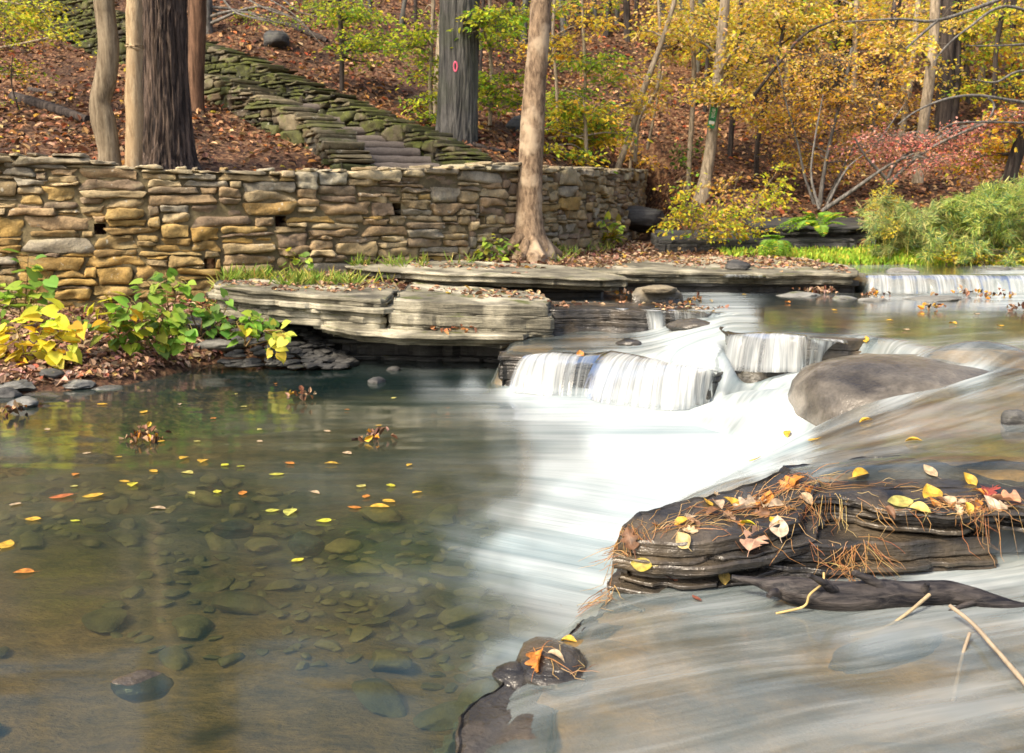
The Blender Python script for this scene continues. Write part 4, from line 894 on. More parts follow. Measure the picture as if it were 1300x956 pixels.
for q, (zz, w_) in enumerate([(10, 5.2), (8.4, 5.8), (6.8, 4.6)]): plate(mb, (q % 2 - .5) * .4 * u, zz * u, w_ * u, .5 * u, -.0065, .002)
sub(tp, 'text_lines', mb, m_plain('sign_grey', (.2, .24, .2), .5), smooth=False)
mb = MB()
for q, zz in enumerate((3.2, 1.8, .2, -1.6, -3.2, -5.0, -6.6)):
    for r in range(3): plate(mb, (r - 1) * 1.45 * u + .2 * u * ((q * 7) % 3 - 1), zz * u, (.9 + .3 * ((q + r) % 2)) * u, .75 * u, -.004, .003)
mb.build('small_text', wh, sg, smooth=False)
mb = MB(); plate(mb, 0, -9.2 * u, 8.6 * u, 1.2 * u, -.004, .003); mb.build('band', gd, sg, smooth=False)
mb = MB(); plate(mb, 0, -13.2 * u, 6.6 * u, 4 * u, -.004, .003); mb.build('lower_panel', wh, sg, smooth=False)

tree('tree', 'dark straight sapling with yellow fans right of the sign tree', [(926, 205, 7), (930, 150, 7), (938, 60, 7), (940, -15, 6)], base(926, 200), 'dark', 7, [(935, 95, 40, 16, 150), (955, 30, 40, 25, 170), (930, 55, 30, 16, 90)], .08, cY)
tree('tree', 'crooked dark sapling rising among yellow leaves above the fern', [(960, 232, 6), (962, 180, 6), (975, 120, 6), (990, 60, 5), (1004, -15, 5)], base(962, 230), 'dark', 7, [(985, 90, 55, 20, 220), (1010, 40, 55, 25, 240), (960, 150, 40, 14, 120), (985, 10, 60, 20, 200)], .08, cY, extra=[([(955, 125, 15.5), (985, 85, 15.5), (1020, 45, 15.6), (1060, 25, 15.7)], .03, .014)])
SHR = [((1036, 266, 6), (1022, 225, 5), (1012, 180, 4), (998, 130, 3), (985, 70, 2)), ((1040, 266, 7), (1046, 220, 5), (1056, 170, 4), (1072, 110, 5), (1082, 60, 4)), ((1044, 268, 8), (1062, 230, 6), (1082, 190, 5), (1100, 150, 4), (1112, 110, 3))]
tree('shrub', 'multi stemmed shrub with fanning grey stems and small golden leaves', SHR[1], base(1040, 262), 'bare', None, [(1010, 150, 45, 30, 330), (1060, 120, 55, 32, 420), (1090, 160, 40, 25, 260), (1040, 80, 60, 28, 330), (985, 120, 40, 30, 220), (1110, 120, 40, 28, 220), (1030, 200, 40, 20, 140), (1000, 190, 30, 20, 110), (1075, 205, 30, 16, 90)], .062, cO, cat='shrub',
     extra=[([(p[0], p[1], base(1040, 262) + (.3 if i else 0)) for p in SHR[i]], .026, .008) for i in (0, 2)] + [([(1044, 268, 14), (1085, 240, 13.8), (1125, 212, 13.6), (1160, 195, 13.4)], .034, .012), ([(1040, 266, 14), (1030, 225, 14.2), (1034, 180, 14.3), (1045, 120, 14.4)], .022, .008), ([(1046, 268, 14), (1075, 215, 14.2), (1110, 185, 14.3), (1150, 130, 14.4)], .022, .007)])
tree('tree', 'grey straight trunk among yellow leaves left of the big dark twin trunk', [(1166, 212, 14), (1172, 160, 13), (1180, 100, 13), (1186, 40, 12), (1189, -15, 12)], 16.2, 'thin', 8, [(1190, 30, 50, 26, 210), (1150, 60, 45, 25, 190), (1180, 95, 35, 20, 110)], .08, cY)
tree('tree', 'big dark trunk with a paler twin stem deep in the yellow woods', [(1196, 182, 22), (1199, 130, 20), (1202, 60, 19), (1205, -15, 19)], base(1196, 178), 'dark', 9, [(1235, 60, 50, 28, 220), (1240, 110, 45, 20, 170), (1220, 20, 60, 22, 230)], .085, cYG, extra=[([(1207, 178, 18.3), (1212, 110, 18.4), (1214, 40, 18.5), (1216, -20, 18.6)], .10, .085)])
tree('tree', 'black leaning trunk behind the golden shrub', [(1105, 175, 13), (1115, 120, 12), (1124, 70, 11), (1136, 20, 11), (1140, -15, 11)], base(1105, 172), 'dark', 8, [(1120, 50, 40, 25, 170), (1090, 30, 45, 25, 190), (1130, 100, 30, 20, 120)], .08, cO)
tree('tree', 'leaning brown trunk wrapped in orange leaves right of the black trunk', [(1140, 190, 9), (1150, 140, 8), (1158, 80, 8), (1164, 20, 7), (1168, -15, 7)], base(1140, 186), 'thin', 8, [(1150, 130, 30, 20, 120), (1140, 20, 40, 20, 150), (1165, 160, 30, 14, 90)], .08, cO)
tree('tree', 'crooked dark stem with bare twigs near the right edge of the woods', [(1258, 190, 8), (1262, 130, 7), (1264, 70, 6), (1270, 30, 6), (1280, -15, 5)], base(1258, 186), 'dark', 8, [(1270, 40, 40, 25, 150), (1280, 110, 40, 22, 150), (1285, 15, 40, 18, 140)], .085, cYG)
tree('tree', 'thick dark trunk leaning in at the right edge above the feathery shrub', [(1284, 218, 17), (1296, 180, 17), (1310, 130, 16), (1322, 60, 15), (1330, -15, 14)], 13.6, 'dark', 8, [(1265, 185, 40, 26, 230, .6), (1235, 200, 35, 22, 190, .8), (1290, 150, 30, 20, 110)], .075, colmix([DYEL, ORA, YEL, YGR], [4, 2, 3, 1]))
tree('shrub', 'spreading shrub with layered pink and salmon leaves below the grey trunk', [(1125, 232, 4), (1140, 205, 4), (1165, 188, 5), (1200, 172, 4)], 13.8, 'bare', None, [(1130, 178, 45, 10, 210), (1175, 186, 48, 9, 240), (1215, 176, 45, 9, 230), (1140, 205, 40, 10, 150), (1185, 205, 40, 10, 170), (1245, 160, 40, 8, 150), (1285, 148, 30, 10, 120), (1110, 170, 25, 8, 90), (1095, 188, 26, 8, 90), (1230, 195, 30, 9, 100)], .05, cP, cat='shrub', extra=[([(1128, 230, 13.8), (1100, 200, 13.7), (1085, 175, 13.6)], .025, .01), ([(1130, 232, 13.8), (1170, 195, 13.6), (1230, 165, 13.4), (1300, 140, 13.2)], .03, .01)])
tree('tree', 'leaning tree just outside the right edge reaching bare grey limbs over the stream', [(1450, 330, 40), (1440, 220, 36), (1420, 100, 32), (1400, -15, 30)], 12.4, 'bare', 8, colf=cY, lsz=.1,
     extra=[([(1420, 60, 12.2), (1340, -25, 11.8), (1262, 2, 11.5), (1190, 26, 11.3), (1140, 24, 11.2), (1070, 28, 11.2)], .032, .008), ([(1190, 26, 11.3), (1165, 48, 11.2), (1150, 62, 11.1)], .018, .008), ([(1430, 150, 12.2), (1345, 133, 11.7), (1300, 130, 11.5), (1240, 121, 11.2), (1200, 126, 11.1), (1165, 140, 11), (1140, 158, 11)], .024, .007), ([(1430, 175, 12.2), (1350, 158, 11.7), (1300, 156, 11.5), (1215, 156, 11.2), (1185, 174, 11.1)], .020, .005),
            ([(1425, 40, 12.2), (1310, 55, 11.6), (1270, 58, 11.4), (1225, 58, 11.2)], .02, .005), ([(1360, 40, 12), (1280, 8, 11.5), (1230, 35, 11.3), (1200, 60, 11.2), (1185, 80, 11.2)], .02, .006), ([(1430, 120, 12), (1310, 90, 11.5), (1265, 104, 11.3), (1235, 101, 11.2)], .02, .006), ([(1255, 124, 11.2), (1262, 135, 11.2), (1254, 155, 11.2)], .014, .006)])
# saplings behind the wall, left to centre
tree('sapling', 'yellow green sapling on a dark stem above the mossy steps', [(434, 116, 6), (434, 80, 6), (433, 40, 6), (430, 0, 6), (430, -20, 5)], base(434, 116), 'dark', 6, [(432, 10, 40, 10, 200), (455, 25, 40, 8, 190), (475, 45, 26, 7, 110), (455, 52, 30, 6, 110), (440, 68, 16, 5, 50), (470, 58, 22, 5, 70), (465, 78, 8, 10, 26), (410, 4, 25, 8, 80), (500, 60, 10, 4, 24)], .065, cG, cat='sapling')
tree('sapling', 'bright green sapling with flat sprays left of the thick grey trunk', [(548, 150, 5), (546, 110, 5), (548, 60, 5), (550, 10, 5), (550, -15, 4)], base(548, 158), 'thin', 6, [(535, 42, 25, 7, 110), (515, 58, 26, 6, 110), (545, 78, 22, 7, 90), (545, 100, 22, 6, 80), (540, 125, 22, 8, 100), (548, 150, 18, 12, 120), (535, 20, 15, 6, 40), (520, 85, 10, 5, 20)], .065, cG, cat='sapling')
tree('sapling', 'leafy yellow green sapling between the thick grey trunk and the pale trunk', [(622, 160, 5), (624, 100, 5), (622, 50, 5), (622, 0, 4), (622, -15, 4)], base(624, 165), 'thin', 6, [(622, 25, 26, 16, 230), (640, 20, 30, 10, 150), (618, 50, 18, 10, 90), (655, 42, 22, 5, 60), (615, 105, 20, 14, 150), (628, 120, 24, 10, 130), (650, 100, 22, 7, 70), (612, 130, 14, 6, 40), (665, 130, 20, 8, 50), (700, 8, 16, 8, 40)], .075, cG, cat='sapling')
tree('sapling', 'thin yellow leaved sapling showing on both sides of the pale trunk', [(708, 150, 4), (706, 100, 4), (702, 50, 4), (704, -10, 4)], base(708, 168), 'thin', 6, [(706, 55, 16, 9, 60), (712, 70, 20, 6, 50), (658, 55, 15, 6, 46), (664, 68, 14, 4, 30), (725, 10, 24, 6, 46), (750, 30, 24, 7, 55), (765, 28, 16, 6, 30), (720, 44, 14, 4, 24)], .085, colmix([YEL, DYEL, (.70, .48, .12)], [4, 3, 2]), cat='sapling')
tree('sapling', 'green layered sapling behind the wall right of the pale trunk', [(740, 190, 4), (742, 140, 4), (743, 90, 4), (740, 30, 4), (738, -15, 3)], base(740, 185), 'thin', 6, [(725, 78, 30, 7, 130), (755, 84, 24, 7, 90), (775, 75, 20, 6, 50), (720, 125, 26, 8, 110), (705, 125, 14, 9, 60), (745, 115, 14, 5, 30), (775, 105, 18, 5, 40)], .075, colmix([GRN, YGR], [3, 2]), cat='sapling')
tree('sapling', 'broad bright yellow green sapling spreading over the top of the wall end', [(745, 212, 5), (744, 180, 5), (742, 150, 4), (730, 122, 3)], base(745, 208), 'thin', None, [(722, 135, 18, 8, 120), (735, 148, 28, 9, 180), (755, 158, 30, 10, 200), (715, 165, 24, 8, 130), (700, 172, 20, 7, 100), (750, 178, 26, 8, 160), (735, 200, 24, 6, 120), (770, 140, 16, 12, 70), (695, 188, 16, 6, 60), (655, 182, 24, 7, 90), (658, 200, 16, 6, 50), (785, 170, 16, 9, 60), (640, 175, 14, 6, 30)], .082, cYG, cat='sapling')
tree('sapling', 'sparse golden sapling at the foot of the thin forked tree', [(800, 216, 4), (803, 180, 4), (808, 150, 3)], base(800, 214), 'thin', None, [(815, 140, 16, 7, 40), (838, 132, 16, 6, 40), (800, 196, 18, 8, 60), (815, 205, 18, 8, 60), (790, 178, 14, 5, 34)], .085, cO, cat='sapling')
tree('sapling', 'overhanging yellow green branch tips at the upper left corner', [(-60, 140, 10), (-58, 60, 10), (-50, 0, 9), (-45, -20, 9)], 12.6, 'thin', 6, [(10, 5, 30, 10, 170), (45, 10, 30, 10, 150), (20, 25, 30, 8, 120), (55, 28, 24, 6, 80), (75, 45, 14, 6, 50), (15, 50, 26, 6, 70), (60, 45, 18, 5, 40), (-5, 15, 20, 10, 80), (20, 88, 20, 8, 26), (30, 95, 14, 5, 14), (5, 132, 10, 5, 16)], .06, colmix([YGR, (.45, .42, .04), YEL, GRN], [4, 3, 1.5, 1]), cat='sapling')
tree('sapling', 'tiny bare seedling with a few yellow leaves beside the fallen log', [(24, 142, 2.5), (17, 118, 2), (14, 98, 1.6), (16, 70, 1.2)], base(24, 142), 'dark', None, [(25, 85, 12, 7, 16), (12, 98, 10, 5, 10), (45, 93, 6, 3, 5)], .06, cYG, cat='sapling')
tree('tree', 'drooping tree limb with pale bare twigs hanging above the uphill path', [(262, 26, 14), (262, 0, 14), (262, -20, 13)], base(262, 40), 'bare', 7, [(345, 22, 40, 8, 80), (310, 15, 18, 6, 34), (385, 28, 26, 7, 40), (300, 18, 10, 6, 16)], .05, cG,
     extra=[([(265, -40, 15.5), (290, 8, 15), (318, 22, 14.6), (350, 28, 14.4), (385, 32, 14.2)], .018, .005), ([(265, -40, 15.5), (300, -10, 15), (340, 12, 14.6), (378, 26, 14.3), (410, 58, 14.2)], .018, .004), ([(280, -40, 15.5), (330, -8, 15), (370, 16, 14.6), (395, 40, 14.3)], .014, .004), ([(300, 14, 15), (325, 20, 14.6), (360, 40, 14.4), (368, 50, 14.4)], .010, .003), ([(318, 22, 14.6), (345, 26, 14.4), (350, 45, 14.4)], .009, .003), ([(340, -20, 15), (375, 12, 14.6), (400, 20, 14.3), (420, 24, 14.2)], .012, .003)])
# background trunks, one thing each
BGL = ['far grey trunk high on the dark slope behind the saplings', 'far thin dark trunk high on the slope behind the saplings', 'far leaning trunk deep in the yellow woods', 'far straight trunk deep in the yellow woods']
bgt = [(648, 36, 7, 1), (664, 52, 9, 0), (700, 40, 6, 1), (716, 48, 8, 0), (735, 30, 9, 1), (756, 34, 6, 0), (770, 44, 8, 1), (783, 28, 6, 0), (797, 50, 9, 1), (808, 22, 6, 1), (846, 66, 9, 1), (868, 58, 8, 0), (912, 100, 9, 1), (885, 90, 9, 0), (948, 120, 7, 3), (958, 95, 6, 3), (1000, 110, 8, 2), (1018, 130, 6, 3), (1040, 90, 9, 2), (1062, 110, 8, 3), (1084, 130, 7, 2), (1078, 95, 12, 3), (1148, 120, 8, 2), (1228, 130, 7, 3), (1246, 100, 9, 2), (1284, 120, 8, 3), (1300, 90, 9, 2), (470, 20, 5, 0), (510, 28, 6, 0), (528, 40, 5, 1), (600, 22, 7, 1), (30, -10, 8, 1), (90, -8, 7, 0), (330, -4, 8, 1), (610, 100, 4, 1), (895, 140, 5, 1), (1095, 60, 7, 2), (1175, 60, 7, 3), (1330, 100, 9, 3), (860, 20, 9, 0)]
GB = ['trunks on the far dark slope', 'trunks on the far dark slope', 'trunks deep in the yellow woods', 'trunks deep in the yellow woods']
for q, (px, py, w_, kd) in enumerate(bgt):
    d = min(base(px, py + 2), 32); ln = rng.normal() * (14 if kd == 2 else 5); rgt = px > 830
    nm = ('trunks on the far dark slope', 'trunks deep in the yellow woods')[kd > 1]
    cl = []
    if rgt:
        for _ in range(3): cl.append((px + rng.normal() * 30, rng.uniform(-10, 75), 38, 14, 100))
    elif px > 630: cl = [(px + rng.normal() * 20, rng.uniform(-15, 15), 24, 8, 40)]
    tree('tree', BGL[kd], [(px, py, w_), (px + ln * .4, py * .5 - 10, w_ * .95), (px + ln, -25, w_ * .9)], d, ['thin', 'dark', 'thin', 'dark'][kd] if kd != 0 else 'grey', 9, cl, .10 if rgt else .09, (cY if kd != 3 else cMix) if rgt else cYG, group=GB[kd], seg=8, sink=.4)

# ================================================================== shrubs and plants
def bush(name, label, stems, blobs, d, ls, colf, cat='bush', per=12, disc=.16, wr=.6, tilt=.7, stemr=.008, sc=(.2, .16, .1)):
    b = at(stems[0][0][0], stems[0][0][1], d); t = thing(name, b, label, cat); tw = MB(); cr = MB(); cs, rs, ns = [], [], []
    for st in stems: tube(tw, spline([at(px, py, d + (q[0] if q else 0)) for px, py, *q in st], 14), np.linspace(stemr, stemr * .35, 14), 5, sc, .15, 6)
    for (px, py, rx, ry, n_, *q) in blobs:
        dc = d + (q[0] if q else rng.normal() * .15); cs.append(at(px, py, dc)); rs.append((rx * dc / F, rx * dc / F * .8, ry * dc / F)); ns.append(n_)
    sprays(cr, tw, cs, rs, ns, ls, colf, base=b, per=per, disc=disc, wr=wr, tilt=tilt, twr=.003, tcol=sc)
    tw.build('stems', M['twig'], t); cr.build('foliage', M['leaf'], t, smooth=False); return t
cBush = colmix([YEL, YGR, (.62, .50, .08), GRN, DYEL], [4, 4, 2, 1.5, 1])
bush('bush', 'yellow green bush sprawling over the dark rock shelf below the sign tree', [[(880, 300), (870, 260), (868, 235)], [(890, 300), (900, 270), (915, 250)], [(875, 300), (855, 275), (845, 280)], [(900, 300), (930, 280), (940, 270)]],
     [(868, 245, 18, 16, 130), (862, 270, 26, 16, 200), (885, 275, 30, 16, 220), (905, 285, 34, 12, 220), (930, 290, 30, 10, 170), (850, 285, 16, 10, 80), (895, 300, 24, 8, 90), (915, 262, 24, 12, 110), (875, 228, 10, 8, 36), (935, 270, 20, 10, 90)], 12.75, .05, cBush)
bush('bush', 'bright yellow upright bush left of the fern', [[(958, 290), (965, 250), (985, 220)], [(965, 290), (980, 250), (992, 235)]],
     [(985, 235, 18, 16, 120), (972, 255, 22, 14, 120), (990, 252, 16, 14, 80), (960, 275, 20, 10, 80), (992, 215, 8, 8, 30), (955, 295, 18, 8, 60)], 13.0, .052, colmix([YEL, YGR, (.5, .5, .04)], [3, 4, 3]))
bush('bush', 'orange leaved low bush on the slope right of the yellow bush', [[(930, 255), (935, 230), (945, 215)]], [(915, 238, 22, 8, 60), (945, 245, 26, 9, 80), (935, 225, 18, 8, 40), (905, 240, 10, 8, 30)], 14.2, .055, cO)
bush('bush', 'small green bush low on the slope between the thin sapling and the sign tree', [[(872, 215), (866, 205), (864, 195)]], [(868, 205, 14, 10, 60), (885, 195, 10, 8, 34), (862, 192, 12, 6, 34)], 16.0, .06, cDG)
# fern: pinnate fronds
def fern(label, b, fr, d, ls, colf):
    B = at(*b, d); t = thing('fern', B, label, 'fern'); cr = MB(); st = MB()
    for (px, py, dd) in [(a + rng.normal() * 5 * q, b_ + rng.normal() * 4 * q, c_) for a, b_, c_ in fr for q in (0, 1)]:
        e = at(px, py, d + dd); P = spline([B, (B + e) / 2 + np.array([0, 0, .35 * np.linalg.norm(e - B) * .5]), e], 26); tube(st, P, np.linspace(.005, .002, 26), 4, (.12, .2, .03))
        T = np.gradient(P, axis=0); T /= np.linalg.norm(T, axis=1, keepdims=True)
        for sd in (-1, 1):
            k = np.arange(4, 26, 2); s = np.sin(np.linspace(.5, PI - .15, len(k))) * ls + .015
            side = np.cross(T[k], [0, 0, 1.0]) * sd; side /= np.linalg.norm(side, axis=1, keepdims=True) + 1e-6
            leaves(cr, P[k], side + T[k] * .35 + np.array([0, 0, -.15]), np.cross(T[k], side) * sd + rng.normal(size=(len(k), 3)) * .12, s, .24, colf(len(k)))
    st.build('stems', M['twig'], t); cr.build('fronds', M['leaf'], t, smooth=False); return t
cF = colmix([GRN, (.18, .34, .03), YGR], [3, 3, 1])
fern('bright green fern arching over the dark rock shelf below the golden shrub', (1040, 290), [(995, 285, -.3), (1005, 278, -.1), (1020, 268, -.1), (1060, 272, 0), (1070, 285, -.2), (1050, 268, .2), (1012, 292, -.4), (1045, 300, -.4), (1000, 296, -.3), (1075, 276, .2), (985, 292, -.2)], 13.1, .085, cF)
fern('green fern hanging down the dark rock face beside the yellow bush', (985, 305), [(970, 318, -.3), (1000, 325, -.3), (985, 330, -.4), (1008, 318, -.2), (968, 300, -.1), (962, 328, -.3), (995, 300, 0)], 12.6, .07, cF)
fern('small green fern at the foot of the tan wall right of the pale trunk', (775, 303), [(765, 295, -.1), (790, 296, -.1), (780, 288, 0), (760, 302, -.1), (796, 304, -.1)], 13.6, .08, cBush)
# feathery streamside shrub: long drooping plumes of hair-fine leaves
def plume_bush(label, bases, tips, d, cols, n_per=150, wd=.006, ln=.09):
    b = at(*bases[0], d); t = thing('shrub', b, label, 'shrub'); st = MB(); cr = MB()
    for i, (px, py) in enumerate(tips):
        B = at(*bases[i % len(bases)], d + rng.normal() * .25); e = at(px + rng.normal() * 4, py + rng.normal() * 3, d + rng.normal() * .45)
        P = spline([B, B * .45 + e * .55 + np.array([0, 0, .12]), e + np.array([0, 0, .0]), e + np.array([rng.normal() * .07, -.05, -.04])], 30)
        tube(st, P, np.linspace(.006, .0015, 30), 4, (.30, .28, .10))
        k = np.clip((30 * (.25 + .75 * rng.random(n_per) ** .7)).astype(int), 0, 29); T = np.gradient(P, axis=0); T /= np.linalg.norm(T, axis=1, keepdims=True)
        A = T[k] * .8 + rng.normal(size=(n_per, 3)) * .55; A[:, 2] += .1
        pos = P[k] + rng.normal(size=(n_per, 3)) * .028
        leaves(cr, pos, A, rdir(n_per), ln * (.5 + rng.random(n_per)), wd / ln * 1.6, pal(*cols, n_per, .2), .02)
    st.build('stems', M['twig'], t); cr.build('foliage', M['leaf'], t, smooth=False); return t
R_ = np.random.default_rng(5)
cw = ([(.50, .58, .14), (.34, .48, .11), (.68, .70, .22), (.20, .34, .14), (.14, .26, .13)], [3, 3, 3, 2, 1.2])
def tipset(n, x0, x1, y0, y1, f): return [(x, y) for x, y in zip(R_.uniform(x0, x1, n), R_.uniform(y0, y1, n)) if f(x, y)]
plume_bush('big feathery green shrub on the stream bank at the right edge', [(1200, 330), (1230, 332), (1260, 332), (1290, 332), (1320, 332)], tipset(170, 1175, 1330, 226, 325, lambda x, y: y > 300 - 62 * sstep(1165, 1235, x) - 8 * sstep(1235, 1300, x)), 12.9, cw, 190)
plume_bush('smaller feathery grey green shrub left of the big feathery shrub', [(1130, 328), (1150, 330), (1170, 330)], tipset(110, 1105, 1200, 240, 325, lambda x, y: y > 242 + 20 * abs(x - 1150) / 50), 13.2, ([(.50, .55, .18), (.62, .60, .24), (.32, .42, .15), (.20, .30, .13)], [3, 2, 3, 2]), 130)
bush('bush', 'tall airy yellow weed standing before the feathery shrubs', [[(1126, 326), (1122, 290), (1112, 255)], [(1128, 326), (1132, 280), (1138, 245)], [(1124, 326), (1118, 285), (1106, 240)], [(1130, 326), (1142, 290), (1150, 270)], [(1152, 326), (1154, 300), (1160, 270)]],
     [(1115, 260, 12, 22, 150), (1135, 258, 12, 18, 130), (1120, 240, 10, 10, 60), (1125, 290, 14, 14, 100), (1150, 282, 10, 16, 70), (1108, 275, 8, 14, 50)], 12.6, .035, colmix([(.66, .56, .10), YEL, (.55, .52, .10)], [3, 2, 2]), per=10, disc=.10, sc=(.5, .42, .1), stemr=.006)
bush('bush', 'low golden bush at the waterline under the feathery shrub', [[(1225, 335), (1222, 325), (1220, 318)]], [(1215, 326, 22, 6, 160), (1240, 330, 20, 6, 120), (1265, 330, 20, 8, 120), (1195, 328, 14, 5, 70), (1290, 325, 16, 10, 110)], 12.35, .045, colmix([YEL, (.6, .5, .12), YGR, DYEL], [3, 3, 2, 1]))

# big heart shaped leaves on the left bank
def heart(mb, P, A, Nn, S, Cc):
    o = np.array([[0, .06, 0], [.5, .02, .03], [.52, .35, .05], [.36, .66, .04], [0, 1.08, -.08], [-.36, .66, .04], [-.52, .35, .05], [-.5, .02, .03], [.25, -.12, .02], [-.25, -.12, .02], [0, .4, -.02], [0, .7, -.03]])
    fc = np.array([[0, 8, 1, 10], [1, 2, 10, 10], [2, 3, 11, 10], [3, 4, 11, 11], [4, 5, 11, 11], [5, 6, 10, 11], [6, 7, 10, 10], [7, 9, 0, 10]])
    A = A / np.linalg.norm(A, axis=1, keepdims=True); B = np.cross(A, Nn); B /= np.linalg.norm(B, axis=1, keepdims=True) + 1e-9; N2 = np.cross(B, A)
    N2 *= np.sign((N2 * Nn).sum(1, keepdims=True) + 1e-9)
    V = (P[:, None] + S[:, None, None] * (o[None, :, :1] * B[:, None] + o[None, :, 1:2] * A[:, None] + o[None, :, 2:] * N2[:, None] * (1 + rng.normal(size=(len(P), 1, 1)) * .8))).reshape(-1, 3)
    b = np.arange(len(P))[:, None] * 12
    quads = [r for r in fc if len(set(r)) == 4]; tris = [[*dict.fromkeys(r)] for r in fc if len(set(r)) == 3]
    cc = np.repeat(Cc, 12, 0)
    mb.add(V, np.concatenate([b + np.array([q]) for q in quads]), cc); n0 = len(V)
    mb.f.append(np.concatenate([b + np.array([q]) for q in tris]) + mb.n - n0)
def leafy(label, stems, size, colf, d, nl=14, spread=.10):
    b = at(*stems[0][0], d); t = thing('leafy_plant', b, label, 'plant'); st = MB(); cr = MB()
    for s in stems:
        P = spline([at(px, py, d + rng.normal() * .05) for px, py in s], 20); tube(st, P, np.linspace(.007, .003, 20), 5, (.22, .14, .06))
        k = np.clip((20 * (.25 + .75 * np.linspace(0, 1, nl) ** .8)).astype(int), 0, 19); T = np.gradient(P, axis=0); T /= np.linalg.norm(T, axis=1, keepdims=True)
        sd = np.where(np.arange(nl) % 2, 1, -1)[:, None]; side = np.cross(T[k], [0, -1.0, .3]) * sd; side /= np.linalg.norm(side, axis=1, keepdims=True) + 1e-6
        A = side * .9 + T[k] * .3 + rng.normal(size=(nl, 3)) * .4 + np.array([0, -.35, -.35]); A /= np.linalg.norm(A, axis=1, keepdims=True)
        pos = P[k] + side * spread * rng.random((nl, 1)) + np.array([0, -.03, 0])
        Nn = np.array([0, -.30, .95]) + rng.normal(size=(nl, 3)) * .36
        for a, b_ in zip(P[k], pos): tube(st, np.array([a, (a + b_) / 2 + np.array([0, 0, .01]), b_]), [.003, .002, .002], 3, (.25, .22, .06), cap=False)
        heart(cr, pos, A, Nn, size * (.6 + .7 * rng.random(nl)), colf(nl))
    st.build('stems', M['twig'], t); cr.build('foliage', M['leaf'], t); return t
cYP = colmix([(.84, .66, .06), (.72, .68, .08), (.78, .46, .03), (.58, .62, .07), (.85, .66, .26)], [6, 4, 2.5, 1.5, 1]); cGP = colmix([(.20, .36, .05), (.30, .44, .06), (.14, .28, .05), (.42, .48, .06)], [4, 4, 2, 1.5])
leafy('big yellow heart leaved plant spilling over the bank at the left edge', [[(40, 470), (50, 430), (60, 398)], [(45, 470), (80, 430), (95, 400)], [(38, 470), (25, 430), (15, 405)], [(48, 472), (70, 440), (90, 425)], [(30, 472), (10, 445), (-10, 425)], [(50, 475), (62, 455), (70, 440)], [(25, 475), (20, 460), (15, 450)]], .105, cYP, 7.45, 11, .12)
leafy('mixed yellow and green heart leaved plant in the middle of the left bank', [[(150, 425), (140, 400), (125, 385)], [(150, 425), (160, 400), (168, 380)], [(145, 428), (125, 410), (105, 398)], [(155, 428), (175, 410), (190, 402)], [(150, 430), (150, 415), (140, 405)]], .095, colmix([(.30, .44, .06), (.55, .54, .05), (.62, .40, .03), (.20, .36, .05)], [3, 3, 1.5, 2]), 7.7, 9, .09)
leafy('dense bright green heart leaved plant in front of the tan wall', [[(185, 440), (165, 425), (145, 430)], [(190, 440), (180, 415), (172, 400)], [(195, 440), (205, 410), (210, 395)], [(195, 440), (225, 420), (240, 410)], [(190, 442), (210, 430), (232, 430)], [(185, 442), (175, 435), (165, 437)], [(195, 440), (215, 418), (222, 402)], [(190, 445), (200, 435), (205, 430)]], .080, cGP, 7.85, 15, .09)
leafy('tall green leafy plant against the wall under the drain hole', [[(215, 410), (212, 375), (210, 345)], [(215, 410), (200, 375), (185, 355)], [(217, 410), (225, 370), (230, 352)]], .085, cGP, 8.5, 13, .09)
leafy('dark green leafy plant in front of the overhanging ledge', [[(255, 425), (258, 400), (265, 380)], [(255, 425), (245, 405), (240, 390)], [(258, 425), (280, 405), (292, 378)], [(256, 428), (270, 415), (285, 405)]], .08, colmix([(.14, .28, .05), (.20, .36, .05), (.42, .46, .05)], [4, 3, 1]), 8.0, 11, .09)
leafy('small green plant with a few yellow leaves against the dark undercut', [[(310, 440), (315, 415), (320, 398)], [(312, 440), (330, 415), (340, 405)], [(315, 440), (345, 430), (355, 418)], [(315, 440), (305, 420), (300, 408)]], .075, colmix([(.20, .36, .05), (.30, .44, .06), (.6, .5, .05)], [4, 3, 1]), 7.95, 11, .08)
leafy('drooping yellow stem of leaves touching the pool edge', [[(335, 420), (350, 428), (352, 440), (350, 452)], [(335, 420), (358, 420), (366, 428)]], .07, colmix([(.62, .55, .08), (.50, .52, .08)], [1, 1]), 7.75, 9, .05)
leafy('tall green stalk of wide leaves against the wall at the left edge', [[(30, 400), (34, 360), (36, 322)], [(30, 400), (50, 365), (62, 348)], [(28, 400), (15, 370), (8, 360)], [(28, 402), (40, 385), (48, 380)], [(25, 402), (8, 392), (-6, 385)]], .10, cGP, 8.2, 9, .10)
cW = colmix([(.30, .42, .05), (.5, .5, .06), (.20, .34, .05)], [3, 2, 2])
